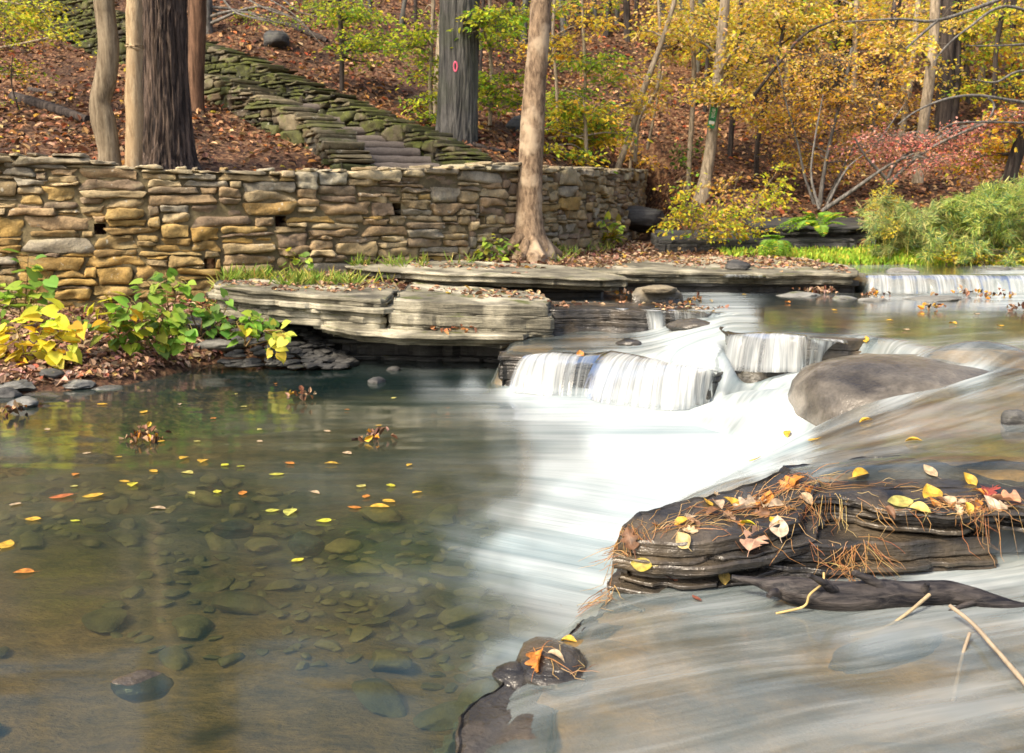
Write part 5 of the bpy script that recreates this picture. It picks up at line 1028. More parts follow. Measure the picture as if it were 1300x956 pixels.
for lab, s, d, sz in [('small leafy weed at the wall base below the middle drain hole', [[(375, 348), (368, 330), (372, 318)], [(378, 348), (388, 332), (392, 326)]], 9.5, .06),
        ('pale green weed with wide leaves at the wall base left of centre', [[(505, 315), (515, 302), (525, 298)], [(505, 315), (500, 305), (492, 300)], [(508, 316), (518, 310), (530, 308)]], 10.6, .075),
        ('thin upright weed clinging to the wall below the right drain hole', [[(484, 312), (482, 295), (485, 280)], [(484, 312), (478, 300), (474, 292)]], 10.4, .045),
        ('leafy weed at the wall base between the drain hole and the pale trunk', [[(562, 312), (566, 300), (574, 294)], [(562, 312), (556, 304), (550, 300)], [(564, 313), (580, 308), (590, 302)]], 10.9, .065),
        ('bushy yellow green weed at the left foot of the pale trunk', [[(628, 330), (625, 312), (618, 300)], [(628, 330), (635, 315), (640, 305)], [(630, 332), (645, 318), (652, 308)], [(628, 332), (615, 322), (608, 315)], [(630, 334), (632, 326), (626, 320)]], 10.9, .06),
        ('yellow green weed against the wall end right of the pale trunk', [[(772, 300), (770, 285), (766, 278)], [(774, 300), (782, 290), (788, 284)]], 13.2, .075)]:
    leafy(lab, s, sz, cW, d, 9, .06)
# grass tufts and ground cover (uncountable)
def blades(P, h, cols, wts, w_=.007, lean=.5):
    n = len(P); mb = MB(); A = rng.normal(size=(n, 3)) * lean; A[:, 2] = 1
    leaves(mb, P, A, rdir(n), h * (.5 + rng.random(n)), w_ / h * 2.0, pal(cols, wts, n, .2), .03); return mb
def pts_on(poly_px, n, jit=.0, d0=8.2):
    xs, ys = zip(*poly_px); out = []
    for _ in range(n):
        i = rng.integers(len(poly_px)); px = xs[i] + rng.normal() * 9; py = ys[i] + rng.normal() * 3.5; p = onh(px, py, d0); p = p.copy(); p[1] = min(p[1], yw(p[0]) - .22 - .95 * rng.random() ** 1.3); p[2] = H(p[0], p[1]) - .01; out.append(p)
    return np.array(out)
n = 9000; X = rng.uniform(2.6, 6.6, n); Y = rng.uniform(12.45, 13.1, n); P = np.column_stack([X, Y, H(X, Y) + .01]); P = P[(X > 3.6) | (rng.random(n) < .25)]
tag(blades(P, .07, [(.36, .48, .05), (.25, .42, .04), (.55, .52, .08)], [3, 3, 1.5], .012).build('grass', M['grass'], smooth=False), 'low bright green ground cover on the far bank', kind='stuff')

# ================================================================== fallen leaves on the slopes (uncountable)
def slope_leaves(n, xr, yr, size, cols, w, keepf, lift=.012, name='fallen_leaves', lab=''):
    X = rng.uniform(*xr, n); Y = rng.uniform(*yr, n); k = keepf(X, Y); X, Y = X[k], Y[k]; n = len(X); e = .05; z = H(X, Y)
    nr = np.column_stack([-(H(X + e, Y) - z) / e, -(H(X, Y + e) - z) / e, np.ones(n)]); nr /= np.linalg.norm(nr, axis=1, keepdims=True)
    mb = MB(); N = nr + rng.normal(size=(n, 3)) * .38; A = np.cross(N, rdir(n))
    leaves(mb, np.column_stack([X, Y, z + lift + .02 * rng.random(n)]), A, N, size * (.6 + .8 * rng.random(n)), .62, pal(cols, w, n, .28), .16)
    return tag(mb.build(name, M['deadleaf'], smooth=False), lab, kind='stuff')
LC = [BRN, (.22, .105, .05), (.36, .19, .09), DBR, (.46, .29, .15), (.48, .21, .05), (.30, .075, .025), (.55, .36, .05)]
pt = lambda X, Y: fbm(X * .7, Y * .7, 0, 3, 61)
slope_leaves(52000, (-9, 10), (8.8, 26), .085, LC, [5, 4, 3, 4, 2, 1, .7, .35], lambda X, Y: ((Y > yw(X) + .2) | ((X > 2.1) & (Y > 12.9))) & (pt(X, Y) + .35 + .25 * rng.normal(size=len(X)) > -.02) & (np.abs(X) < Y * .56 + .5), lab='carpet of brown fallen leaves over the wooded slope')
slope_leaves(16000, (-8, -1.9), (6.5, 9.6), .06, [(.36, .22, .15), (.42, .28, .2), BRN, (.28, .16, .11), (.5, .34, .12), (.35, .1, .05)], [4, 3, 3, 3, .8, .5], lambda X, Y: (H(X, Y) > .035) & (Y < yw(X) - .1), lab='brown fallen leaves and twigs on the left bank')
slope_leaves(9000, (-2.2, 3.6), (8.9, 14.5), .06, [(.42, .30, .2), BRN, (.34, .2, .13), (.5, .34, .08)], [4, 3, 3, .8], lambda X, Y: (H(X, Y) > .5) & (Y < yw(X) - .1) & (Y > 9 + .25 * X), lab='dry fallen leaves on the terrace below the wall')
# fallen log, left slope, and other small pieces
def log(label, pts, r, bark, nm='log'):
    P = spline([onh(px, py) + np.array([0, 0, r[0] * .6]) for px, py in pts], 40); mb = MB(); tube(mb, P, np.linspace(r[0], r[1], 40), 12, bump=.2, bs=3, seed=len(label)); return tag(mb.build(nm, BK[bark]), label, 'log')
log('dark fallen log lying on the leaf litter at the left', [(18, 128), (60, 140), (112, 157)], (.075, .05), 'dark')
log('thin dark fallen branch on the slope under the bare drooping twigs', [(345, 28), (400, 48), (415, 55)], (.06, .04), 'dark')
log('small dark fallen branch beside the upper log on the left slope', [(38, 116), (72, 122)], (.04, .025), 'dark')
log('fallen branch behind the wall left of the pale trunk', [(600, 186), (630, 193), (655, 197)], (.035, .02), 'dark')
rock('rock', onh(350, 55), (.28, .22, .2), 'darkrock', 'mossy dark rock half buried on the slope above the steps', seed=201)
rock('rock', onh(660, 165) , (.22, .2, .2), 'darkrock', 'dark rock half buried in the leaf litter left of the pale trunk', seed=202)
rock('rock', onh(238, 216, 9.8), (.10, .08, .07), 'darkrock', 'small dark rock on the bare patch behind the wall', seed=203)
# ================================================================== loose things dropped onto the finished rocks and water
from mathutils.bvhtree import BVHTree
def bvh(objs):
    V, P = [], []
    for o in objs:
        m = np.array(o.matrix_basis); n = len(V); a = np.empty(len(o.data.vertices) * 3); o.data.vertices.foreach_get('co', a); a = a.reshape(-1, 3) @ m[:3, :3].T + m[:3, 3]
        V.extend(map(tuple, a)); P.extend([[v + n for v in p.vertices] for p in o.data.polygons])
    return BVHTree.FromPolygons(V, P)
bpy.context.view_layer.update()
def named(s, *subs): return [o for o in bpy.data.objects if o.type == 'MESH' and o.name.split('.')[0] == s and (not subs or any(k in o.get('label', '') for k in subs))]
FGO = named('rock_ledge', 'foreground ledge', 'half sunk') + named('rock', 'foreground shelf') + [bpy.data.objects['stream_water']]
B_FG = bvh(FGO)
B_TOP = bvh(named('rock_ledge') + named('bedrock'))
def pick(B, px, py):
    r = ray(px, py); h = B.ray_cast(Vector((0, 0, CAMZ)), Vector(r))
    return (np.array(h[0]), np.array(h[1])) if h[0] else (None, None)
def drop(B, x, y, z=2.0):
    h = B.ray_cast(Vector((x, y, z)), Vector((0, 0, -1))); return (np.array(h[0]), np.array(h[1])) if h[0] else (None, None)
G = pts_on([(325, 345), (340, 340), (385, 340), (405, 345), (420, 348), (300, 350), (440, 345), (365, 343), (460, 330), (480, 325), (500, 325), (540, 322), (580, 322), (600, 322), (620, 332), (560, 330), (700, 318), (720, 316), (750, 312), (770, 308), (640, 335), (410, 350), (395, 348), (680, 330), (350, 338), (430, 342), (450, 340), (310, 345), (520, 320), (350, 345), (330, 338), (400, 338)], 7000)
for p_ in G:
    h_, _ = drop(B_TOP, p_[0], p_[1])
    if h_ is not None: p_[2] = max(p_[2], h_[2] - .01)
G = G[fbm(G[:, 0] * 2.2, G[:, 1] * 2.2, 0, 3, 141) > .08]
G = G[:1300]
tag(blades(G, .12, [(.26, .34, .05), (.18, .28, .04), (.48, .44, .11)], [3, 3, 2.5], .006, .7).build('grass', M['grass'], smooth=False), 'tufts of yellow green grass along the foot of the tan wall', kind='stuff')
# leaf shapes shared by all loose leaves (unit length): plain oval, lobed, curled
def leaf_mesh(name, kind, seed):
    R = np.random.default_rng(seed); n = 17
    t = np.linspace(0, 1, n)
    if kind == 'oval': w = .30 * np.sin(PI * t ** .85) ** .9 + .0
    elif kind == 'lobed': w = (.13 + .24 * np.abs(np.sin(t * PI * 3.5))) * np.sin(PI * np.clip(t, .02, 1) ** .7) ** .6
    else: w = .22 * np.sin(PI * t ** .7)
    cu = R.uniform(.25, .9); tw_ = R.normal() * .5; cup = R.uniform(.15, .7)
    V = []
    for i in range(n):
        a = (t[i] - .5) * cu * 2; y = math.sin(a) / (cu * 2) * 1.0; z = (1 - math.cos(a)) * .5 / cu * (1 if seed % 2 else -1) * .6
        for s in (-1, -.5, 0, .5, 1):
            ro = tw_ * (t[i] - .5); xx = s * w[i]; zz = abs(s) ** 1.5 * w[i] * cup
            V.append((xx * math.cos(ro) - zz * math.sin(ro), y, z + xx * math.sin(ro) + zz * math.cos(ro)))
    V = np.array(V); V[:, 2] -= np.percentile(V[:, 2], 20)
    f = gridfaces(n, 5); st = n * 5
    S = np.array([V[2], V[2] + [0.01, -.12, .01], V[2] + [.03, -.25, .03]]); SV = np.concatenate([[p + [-.008, 0, 0], p + [.008, 0, 0]] for p in S])
    me_v = np.vstack([V, SV]); me_f = np.vstack([f, [[st, st + 1, st + 3, st + 2], [st + 2, st + 3, st + 5, st + 4]]])
    mb = MB(); mb.add(me_v, me_f); o = mb.build(name, None); me = o.data; bpy.data.objects.remove(o); return me
LM = [leaf_mesh('leaf_shape', k, s) for k, s in (('oval', 1), ('oval', 2), ('lobed', 3), ('curl', 4), ('oval', 5), ('lobed', 6))]
_lmats = {}
def lmat(c):
    c = tuple(round(x, 2) for x in c)
    if c not in _lmats:
        n = NT('leaf_colour'); p = n('TexCoord').outputs['Object']; no = n.noise(p, 3.5, 5, .6); k = n.mix(n.mr(no, .42, .66), c, tuple(x * .42 for x in c))
        sep = n('SeparateXYZ', {0: p}).outputs[0]; vein = n.mr(n.math('ABSOLUTE', sep), 0, .02, .65, 0); k = n.mix(vein, k, tuple(min(1, x * 1.25) for x in c))
        sh = n.pbsdf(k, .5, n.bump(no, .3, .02)); sh = n('MixShader', {0: .3, 1: sh, 2: n('BsdfTranslucent', {'Color': k}).outputs[0]}).outputs[0]; _lmats[c] = n.done(sh)
    return _lmats[c]
from mathutils import Matrix
def put_leaf(name, p, nrm, size, c, kind, label, group=None, rz=None, tilt=0.0, cat='leaf', flat=1.0):
    o = bpy.data.objects.new(name, LM[kind]); COL.objects.link(o)
    if not LM[kind].materials or LM[kind].materials[0] is None:
        LM[kind].materials.clear(); LM[kind].materials.append(lmat(c))
    o.material_slots[0].link = 'OBJECT'; o.material_slots[0].material = lmat(c)
    q = Vector(nrm).to_track_quat('Z', 'Y').to_matrix().to_4x4()
    o.matrix_world = Matrix.Translation(Vector(p)) @ q @ Matrix.Rotation(rng.random() * 6.28 if rz is None else rz, 4, 'Z') @ Matrix.Rotation(tilt, 4, 'X') @ Matrix.Scale(size, 4) @ Matrix.Diagonal((1, 1, flat, 1))
    return tag(o, label, cat, group)
yl, yg_, tn, br, og, pk, rd = (.68, .42, .05), (.55, .50, .14), (.56, .42, .26), (.20, .10, .05), (.62, .24, .04), (.62, .38, .26), (.36, .07, .05)
FL = [(1093, 604, .075, yl, 3, 'curled bright yellow leaf on the stream side of the black ledge'), (1142, 639, .085, yg_, 0, 'pale yellow green leaf lying on the right part of the black ledge'), (1183, 630, .09, yl, 4, 'largest bright yellow leaf, folded, on the right part of the black ledge'),
      (1168, 648, .06, (.74, .58, .16), 1, 'small pale yellow leaf just below the folded yellow leaf'), (1228, 649, .055, yl, 3, 'small curled yellow leaf among needles on the right of the ledge'), (1256, 626, .08, rd, 5, 'dark red lobed leaf at the back of the ledge near the right edge'), (1274, 636, .09, (.62, .30, .16), 2, 'broad orange pink leaf near the right end of the ledge'),
      (1256, 643, .07, (.66, .52, .38), 1, 'pale tan leaf under the broad orange pink leaf'), (1243, 628, .06, og, 3, 'narrow rusty leaf beside the dark red lobed leaf'), (1008, 615, .085, og, 5, 'bright orange lobed leaf standing up on the back of the ledge'), (945, 646, .09, (.58, .46, .34), 2, 'broad tan leaf in the pile on the crest of the ledge'), (929, 643, .07, yl, 1, 'yellow brown leaf on the left side of the leaf pile on the crest'),
      (963, 640, .075, tn, 4, 'pale tan leaf on the right side of the leaf pile on the crest'), (975, 634, .06, og, 0, 'narrow orange leaf slanting over the leaf pile on the crest'), (958, 686, .10, pk, 2, 'large pinkish lobed leaf on the flat of the ledge'), (988, 671, .085, (.66, .52, .38), 0, 'large pale oval leaf beside the pinkish lobed leaf'), (949, 668, .055, (.66, .55, .03), 3, 'small green yellow leaf above the pinkish lobed leaf'),
      (983, 663, .045, (.74, .50, .02), 4, 'tiny golden leaf with a dark tip on the flat of the ledge'), (906, 652, .06, br, 3, 'dark brown curled leaf left of the leaf pile on the crest'), (866, 665, .05, yl, 1, 'thin yellow leaf at the left end of the needle trail'), (868, 688, .07, (.66, .50, .22), 4, 'long straw coloured leaf on the left face of the ledge'), (815, 718, .065, (.45, .36, .05), 0, 'olive yellow leaf hanging on the left corner of the ledge'),
      (800, 684, .07, br, 5, 'crumpled brown leaf at the upper left corner of the ledge'), (850, 736, .055, (.5, .16, .08), 1, 'reddish leaf lying flat under the front of the ledge'), (918, 734, .055, (.58, .42, .12), 4, 'tan yellow leaf at the tip of the dark broken branch'), (884, 762, .035, (.30, .10, .06), 0, 'small dark red leaf in the grey water left of the branch'), (684, 842, .07, og, 2, 'orange lobed leaf on the wet rock at the shelf lip'),
      (706, 836, .05, tn, 3, 'curled tan leaf on the wet rock at the shelf lip'), (722, 816, .045, yl, 1, 'small yellow leaf above the wet rock at the shelf lip'), (1130, 652, .05, br, 3, 'dark curled leaf below the pale yellow green leaf'), (1205, 640, .06, tn, 1, 'dry tan leaf between the folded yellow leaf and the needles'), (1040, 640, .045, og, 0, 'small rusty leaf hanging in the middle of the ledge face'), (925, 660, .05, (.45, .30, .2), 2, 'faded brown lobed leaf below the leaf pile on the crest'), (898, 640, .05, yl, 4, 'yellow leaf on the needle trail behind the crest')]
for q_ in range(34):
    px, py = [(935, 648), (975, 640), (1005, 628), (1250, 638), (860, 672), (1195, 645)][q_ % 6]; px += rng.normal() * 22; py += rng.normal() * 7
    p, nn = pick(B_FG, px, py)
    if p is not None and nn[2] > .2: put_leaf('fallen_leaf', p + nn * .004, nn + rng.normal(size=3) * .3, .035 + .035 * rng.random(), [tn, br, (.34, .2, .11), og, (.5, .38, .26)][q_ % 5], int(rng.integers(6)), 'small dry brown leaf in the litter on the black foreground ledge', 'small dry leaves on the black foreground ledge')
for px, py, s, c, k, lab in FL:
    p, nn = pick(B_FG, px, py)
    if p is not None: nn = nn if nn[2] > .1 else np.array([0, -.6, .8]); put_leaf('fallen_leaf', p + nn * .006, nn + rng.normal(size=3) * .18, s * 1.2, c, k, lab, 'fallen leaves on the black foreground ledge')
# pine needles
mb = MB()
def needles(px, py, n, spread, L, ang=None, w_=.0008):
    for _ in range(max(3, int(n * .55))):
        p, nn = pick(B_FG, px + rng.normal() * spread, py + rng.normal() * spread * .5)
        if p is None: continue
        a = (rng.random() * 6.28) if ang is None else ang + rng.normal() * .45; l = L * (.5 + .8 * rng.random()); P = []
        for t in np.linspace(0, 1, 5):
            x, y = p[0] + math.cos(a + .5 * t * (rng.random() - .5)) * l * t, p[1] + math.sin(a) * l * t; q, _n = drop(B_FG, x, y, p[2] + .12)
            zz = max((q[2] if q is not None else p[2]), p[2] - .4 * l * t) + .004 + .012 * math.sin(t * PI) * rng.random(); P.append((x, y, zz))
        tube(mb, P, [w_, w_ * 1.2, w_ * 1.2, w_, w_ * .4], 4, pal([(.40, .22, .08), (.32, .14, .05), (.50, .34, .15), (.20, .085, .03)], [4, 3, 3, 1.5], 1)[0], cap=False)
for a in [(795, 705, 40, 9, .12, 2.2), (812, 695, 40, 9, .13, 1.9), (790, 735, 34, 8, .12, 1.6), (775, 755, 34, 9, .13, 3.9), (750, 765, 20, 12, .12, 3.7), (840, 675, 34, 12, .14, .5), (880, 662, 34, 14, .14, .45), (920, 655, 34, 14, .14, .4), (960, 645, 44, 14, .14, .5), (1000, 625, 50, 14, .15, .6), (1030, 612, 34, 14, .15, .55), (985, 650, 28, 14, .13, .8), (940, 690, 16, 18, .12, 1.2), (1040, 640, 20, 14, .13, -1.7), (1060, 650, 18, 18, .13, -1.6), (1080, 700, 34, 8, .13, -1.9), (1100, 690, 26, 8, .12, -1.2), (1075, 725, 40, 7, .07, None), (1085, 738, 34, 6, .07, -1.5),
          (1130, 645, 18, 14, .12, -1.6), (1215, 648, 40, 9, .10, None), (1245, 650, 34, 9, .10, None), (1235, 670, 26, 10, .10, -1.4), (1270, 655, 16, 9, .09, None), (1190, 645, 18, 10, .10, None), (1010, 690, 14, 24, .12, -1.3), (690, 835, 14, 8, .08, None), (720, 850, 10, 12, .08, .4), (1120, 620, 14, 20, .1, .3), (1250, 690, 12, 12, .09, -1.4)]: needles(*a)
tag(mb.build('pine_needles', M['needle']), 'scattered rust coloured pine needles on the black foreground ledge', kind='stuff')
# dry leaf crumbs on ledge tops behind
mb = MB(); n = 0
for _ in range(9000):
    x, y = rng.uniform(-2.5, 3.6), rng.uniform(7.9, 12.3); p, nn = drop(B_TOP, x, y)
    if p is None or nn[2] < .5 or p[2] < .3: continue
    edge = float(fbm(x * 1.3, y * 1.3, 0, 3, 88)); back = (y - 8.55) if y < 9.2 else (y - 9.55 if y < 10.2 else y - 10.7)
    if edge + back * 1.0 + rng.normal() * .12 < .34: continue
    N = nn + rng.normal(size=3) * .3; leaves(mb, [p + nn * .006], np.cross(N, rdir(1)), [N], [.03 + .045 * rng.random()], .6, pal([(.42, .28, .18), BRN, (.36, .2, .12), (.5, .36, .2), (.52, .32, .05)], [4, 3, 3, 2, .6], 1, .25), .15)
tag(mb.build('fallen_leaves', M['deadleaf'], smooth=False), 'dry brown leaf crumbs on the shale ledges', kind='stuff')
# clumps of leaves caught on stones
def clump(label, px, py, z, n, r, cols=None, h=.05, stone=None):
    c = onz(px, py, z); mb = MB(); q = rng.normal(size=(n, 3)) * np.array([r * .5, r * .4, h * .3]); q[:, 2] = np.abs(q[:, 2]) + h * .5 * np.exp(-(q[:, 0] ** 2 + q[:, 1] ** 2) / r ** 2 * 4)
    leaves(mb, c + q, rdir(n), rdir(n, 1.6), .028 + .035 * rng.random(n), .6, pal(cols or [BRN, (.4, .24, .14), ORA, TAN, DBR, (.55, .32, .04)], [3, 3, 1.5, 2, 2, .8][:len(cols or range(6))], n, .25), .25)
    return tag(mb.build('leaf_clump', M['deadleaf'], smooth=False), label, 'leaf clump')
lite = [TAN, (.5, .34, .24), (.42, .26, .16), (.55, .42, .3), BRN, ORA]
clump('heap of pale brown leaves on the lower shale shelf under the crack', 484, 408, .33, 60, .22, lite, .10)
clump('rusty tuft of dead needles and leaves on the lower shale shelf', 575, 417, .325, 80, .20, [(.42, .16, .07), (.5, .22, .09), BRN, (.34, .12, .05), (.5, .3, .14), DBR], .05)
for lab, px, py, n, r in [('largest wet leaf clump with a golden leaf, left part of the pool', 180, 557, 40, .10), ('brown leaf clump on a stone in the middle of the pool', 478, 555, 22, .10), ('small leaf clump on a stone near the left bank', 20, 526, 18, .09), ('small dark leaf clump in the pool below the yellow stem', 384, 506, 18, .10)]:
    clump(lab, px, py, .01, n, r, None, .06)
for lab, px, py, n, r in [('dark red leaf clump in the upper stream right of the tan boulder', 882, 383, 24, .12), ('dark leaf clump in the upper stream left of the tan boulder', 795, 377, 30, .16), ('big heap of pale leaves on the flat stones in the upper stream', 1038, 372, 60, .22), ('leaf clump behind the long flat stone in the upper stream', 1220, 374, 30, .25), ('brown leaf clump near the right edge of the upper stream', 1264, 378, 30, .2), ('tiny dark leaf clump in the open upper stream', 1185, 393, 16, .12), ('tiny leaf clump at the right edge of the upper stream', 1292, 394, 12, .10), ('orange leaf clump on the small flat stone in the upper stream', 1112, 376, 26, .14)]:
    clump(lab, px, py, .44, n, r, lite if 'pale' in lab else None, .06)
# rocks in and around the stream
rock('boulder', onz(834, 385, .44) + np.array([0, .18, .03]), (.27, .20, .115), 'tanrock', 'rounded tan boulder sitting in the upper stream', seed=301, ang=4, rot=0)
rock('rock', onz(838, 368, .56), (.17, .13, .045), 'tanrock', 'flat pale stone resting on the back of the tan boulder', seed=302, ang=3, rot=.2)
for i, (px, py, z, sx, sy, sz, mt, lab) in enumerate([
    (1145, 345, .615, .17, .12, .05, 'greyrock', 'smooth grey stone on the brink above the far falls'), (1190, 380, .435, .34, .2, .035, 'greyrock', 'long flat pale stone in the upper stream'), (1012, 375, .435, .22, .15, .04, 'greyrock', 'flat grey stone left of the heap of pale leaves'), (1072, 379, .435, .15, .1, .03, 'greyrock', 'small flat stone right of the heap of pale leaves'),
    (1112, 382, .435, .16, .1, .03, 'greyrock', 'small flat stone under the orange leaf clump'), (934, 338, .69, .155, .1, .07, 'darkrock', 'square grey block lying on the flat leaf littered ledge'), (1268, 343, .615, .14, .1, .04, 'greyrock', 'left one of two pale stones on the brink by the feathery shrub'), (1292, 342, .615, .1, .09, .04, 'greyrock', 'right one of two pale stones on the brink by the feathery shrub'),
    (866, 364, .45, .09, .07, .035, 'greyrock', 'small pale stone under the overhang of the flat ledge'), (1288, 536, .335, .055, .06, .06, 'darkrock', 'small dark and white stone on the sliding water at the right edge'), (1000, 366, .44, .06, .05, .03, 'darkrock', 'small dark stone behind the flat grey stone'),
    (478, 487, -.01, .075, .06, .05, 'darkrock', 'mossy stone with a red leaf poking from the pool'), (446, 461, .02, .07, .06, .05, 'darkrock', 'mossy stone at the edge of the undercut shadow'), (395, 457, .02, .09, .07, .04, 'greyrock', 'pale flat stone at the pool edge by the yellow stem'), (500, 470, .0, .06, .06, .03, 'darkrock', 'low dark stone in the undercut shadow'),
    (20, 492, .05, .14, .1, .05, 'greyrock', 'flat grey stone at the left end of the bank'), (55, 508, .0, .20, .14, .045, 'wetshale', 'dark wet stone washed by a ripple at the left bank'), (100, 490, .03, .12, .09, .035, 'greyrock', 'flat slate on the bank right of the washed stone'), (135, 496, .01, .13, .08, .03, 'greyrock', 'flat slate at the waterline below the heart leaved plant'), (30, 512, .02, .11, .09, .04, 'greyrock', 'angular grey stone just above the washed stone'), (5, 505, .05, .12, .1, .06, 'darkrock', 'dark stone at the very left of the bank'),
    (65, 478, .10, .1, .08, .05, 'darkrock', 'dark stone half covered by leaves under the yellow plant'), (275, 440, .12, .24, .16, .06, 'greyrock', 'large flat stone under the dark green plant'), (235, 415, .3, .3, .2, .10, 'darkrock', 'dark block behind the dense green plant'), (180, 872, -.025, .08, .06, .04, 'wetshale', 'dark wet rock breaking the pool surface at the bottom left'), (390, 690, -.06, .08, .06, .05, 'darkrock', 'brown lump of stone just under the pool surface with an orange leaf'), (295, 672, -.06, .09, .06, .04, 'darkrock', 'dark stone just under the pool surface left of the brown lump')]):
    if 'bank' in lab or 'plant' in lab: c = onh(px, py); c[2] += .01
    else: c = onz(px, py, z)
    rock('rock', c, (sx, sy, sz), mt, lab, seed=320 + i, ang=7, rot=rng.normal() * .4, lo=False)
# slate chips in the undercut
mb = MB()
for i in range(170):
    x, y = rng.uniform(-2.35, -1.35), rng.uniform(8.0, 8.6); z = .02 + (y - 8.0) * .55 * sstep(-1.3, -2.0, x) + .02 * rng.random()
    mb.add(rock_v((.05 + .06 * rng.random(), .04 + .04 * rng.random(), .012 + .015 * rng.random()), 900 + i, 6, .1, None, True) + np.array([x, y, z]), ICO3_F)
tag(mb.build('rubble', M['darkrock'], sharp=35), 'loose slate chips heaped in the undercut', kind='stuff')
# stones on the pool bed: a few shared shapes
SM = []
for i in range(6):
    mb = MB(); mb.add(rock_v((1, .6 + .08 * (i % 3), .24), 700 + i, 9, .16, 0, True), ICO3_F); o = mb.build('bed_stone', M['bedstone'], sharp=50); SM.append(o.data); bpy.data.objects.remove(o)
spots = []
for _ in range(6000):
    px, py = (rng.uniform(380, 680), rng.uniform(690, 950)) if rng.random() < .4 else (rng.uniform(-60, 640), rng.uniform(600, 950))
    c = onz(px, py, -.2); r = .03 + .12 * rng.random() ** 2.2
    if fbm(c[0] * 1.1, c[1] * 1.1, 0, 3, 55) + (.3 if 380 < px < 660 and 690 < py < 900 else .06) < .02: continue
    if all(math.hypot(c[0] - a, c[1] - b) > (r + q) * .82 for a, b, q in spots): spots.append((c[0], c[1], r))
    if len(spots) > 285: break
for i, (x, y, r) in enumerate(spots):
    o = bpy.data.objects.new('bed_stone', SM[i % 6]); COL.objects.link(o); o.location = (x, y, float(BED(x, y)) + r * .16); o.scale = (r, r * (.8 + .4 * rng.random()), r * (.8 + .5 * rng.random())); o.rotation_euler = (rng.normal() * .12, rng.normal() * .12, rng.random() * 6.28)
    tag(o, 'flat brown stone on the pool bed, seen through the water', 'stone', 'flat stones on the pool bed')
# floating leaves on pool and stream
FLP = [(130, 513, .11, yl), (182, 523, .10, yl), (309, 516, .07, yg_), (228, 513, .06, tn), (271, 531, .06, og), (234, 581, .10, yl), (257, 585, .11, yl), (237, 600, .10, yg_), (285, 590, .08, (.6, .6, .05)), (168, 615, .10, (.66, .58, .05)), (158, 611, .07, yl), (94, 617, .07, yg_), (78, 630, .14, (.5, .16, .05)), (118, 629, .12, yl), (42, 659, .10, yl), (95, 661, .06, (.6, .62, .05)), (351, 602, .10, (.6, .58, .08)), (305, 592, .07, (.5, .5, .06)), (276, 624, .08, (.66, .62, .06)), (243, 626, .07, yg_), (308, 626, .08, og), (346, 648, .08, (.5, .5, .08)), (458, 617, .09, yg_), (496, 616, .09, (.66, .62, .05)), (494, 636, .10, yl), (482, 643, .11, yl), (450, 644, .08, og), (465, 630, .07, og), (411, 661, .09, (.62, .62, .05)), (368, 650, .12, (.55, .55, .12)), (480, 540, .06, yl), (378, 711, .07, (.66, .6, .05)), (20, 640, .09, tn), (8, 691, .12, yl), (30, 726, .09, og), (96, 602, .07, og), (60, 545, .07, tn), (205, 560, .08, yl), (415, 547, .07, tn), (330, 545, .06, yg_), (440, 575, .08, tn), (368, 588, .09, og), (420, 588, .09, yl), (195, 598, .08, yl), (350, 487, .06, og), (300, 500, .05, yg_), (440, 520, .05, og), (530, 625, .07, yl), (200, 645, .09, tn), (250, 560, .06, yg_), (150, 580, .06, yl), (520, 590, .06, yl), (400, 625, .07, tn), (110, 575, .06, tn), (500, 505, .05, yg_), (330, 560, .06, tn)]
nm_c = lambda c: 'yellow green' if c[1] > .5 * 1.0 and c[0] < .69 and c[1] / c[0] > .88 else 'golden yellow' if c == yl else 'pale tan' if c == tn else 'rusty orange'
G_ = {}
for px, py, s, c in FLP:
    k = nm_c(c); put_leaf('floating_leaf', onz(px, py, .008), (rng.normal() * .05, rng.normal() * .05, 1), s * .8, c, int(rng.choice([0, 1, 4])), f'{k} leaf floating on the dark pool', f'{k} leaves floating on the pool', flat=.35)
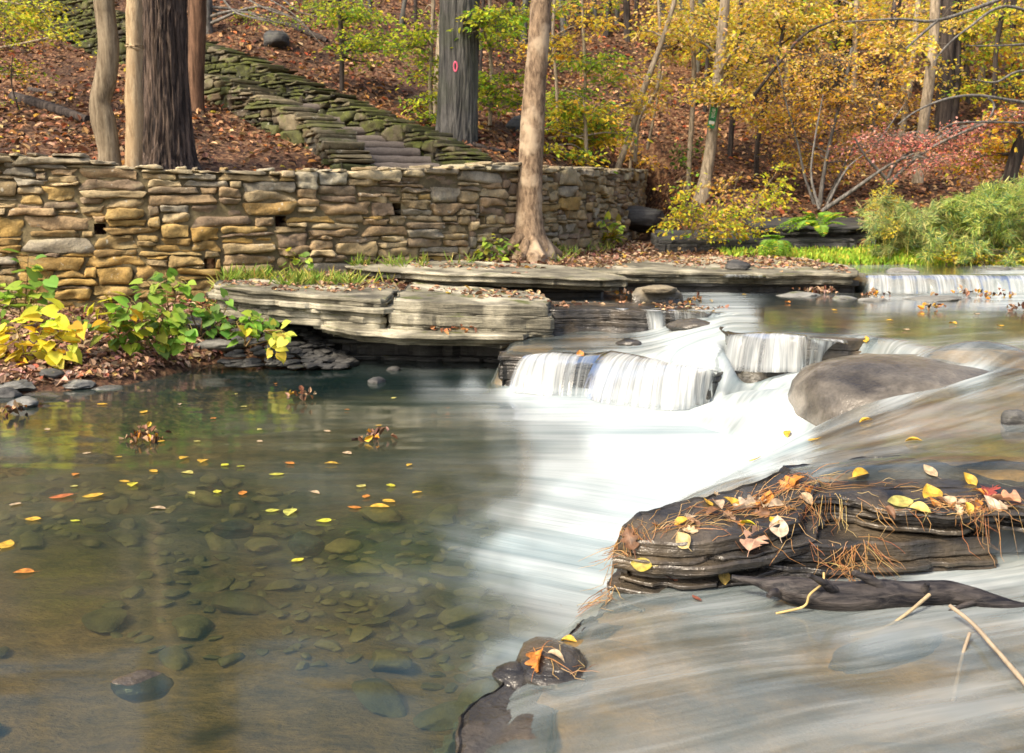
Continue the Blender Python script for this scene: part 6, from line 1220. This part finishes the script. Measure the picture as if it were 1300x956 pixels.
for px, py, z, c in [(1210, 412, .44, yl), (1130, 408, .44, yl), (1100, 432, .44, yl), (1240, 400, .44, tn), (1170, 400, .44, yl), (1000, 385, .44, og), (1060, 395, .44, yl), (1150, 420, .44, tn), (1270, 415, .44, yl), (945, 375, .44, yl), (640, 366, .5, yl), (1100, 536, .30, yl), (1000, 552, .22, yl), (1160, 562, .335, yl), (1035, 560, .26, yl), (1140, 500, .37, tn), (1230, 610, .335, yl), (1180, 600, .335, tn), (960, 585, .16, (.72, .58, .15))]:
    h, nn = pick(bvh_s, px, py) if 'bvh_s' in globals() else (None, None)
    if h is None:
        bvh_s = bvh([bpy.data.objects['stream_water']]); h, nn = pick(bvh_s, px, py)
    if h is not None: put_leaf('drifting_leaf', h + nn * .008, nn, .07, c, int(rng.choice([0, 1, 4])), 'pale tan leaf drifting on the sliding stream' if c == tn else 'rusty leaf drifting on the stream' if c == og else 'yellow leaf drifting on the sliding stream', 'leaves drifting on the sliding stream', rz=.5)
p, nn = pick(B_TOP, 736, 455)
put_leaf('fallen_leaf', (p if p is not None else onz(736, 457, .22)) + np.array([0, -.03, .03]), (0, -.7, .6), .09, og, 1, 'orange leaf stuck on the black rock between the falls')
# ================================================================== light
w = bpy.data.worlds.new('World'); SC.world = w; w.use_nodes = True
nt = w.node_tree; sky = nt.nodes.new('ShaderNodeTexSky'); sky.sky_type = 'NISHITA'; sky.sun_disc = False
EL, AZ = math.radians(46), math.radians(-135)     # sun behind the camera, to the left
sky.sun_elevation = EL; sky.sun_rotation = AZ; sky.air_density = 1.0; sky.dust_density = 6.0; sky.ozone_density = 1.0
nt.links.new(sky.outputs[0], nt.nodes['Background'].inputs[0]); nt.nodes['Background'].inputs[1].default_value = .15
sl = bpy.data.lights.new('sun', 'SUN'); sl.energy = 2.7; sl.angle = math.radians(10); sl.color = (1, .86, .64)
so = bpy.data.objects.new('sun', sl); COL.objects.link(so)
d = Vector((math.sin(AZ) * math.cos(EL), math.cos(AZ) * math.cos(EL), math.sin(EL))); so.rotation_euler = d.to_track_quat('Z', 'Y').to_euler(); so.location = d * 30
vs = SC.view_settings; vs.view_transform = 'Standard'; vs.look = 'None'; vs.exposure = 1.05; vs.gamma = 1; vs.use_curve_mapping = False
SC.render.engine = 'CYCLES'; cy = SC.cycles; cy.use_denoising = True; cy.max_bounces = 8; cy.transparent_max_bounces = 16; cy.caustics_reflective = False; cy.caustics_refractive = False
cy.sample_clamp_indirect = 6
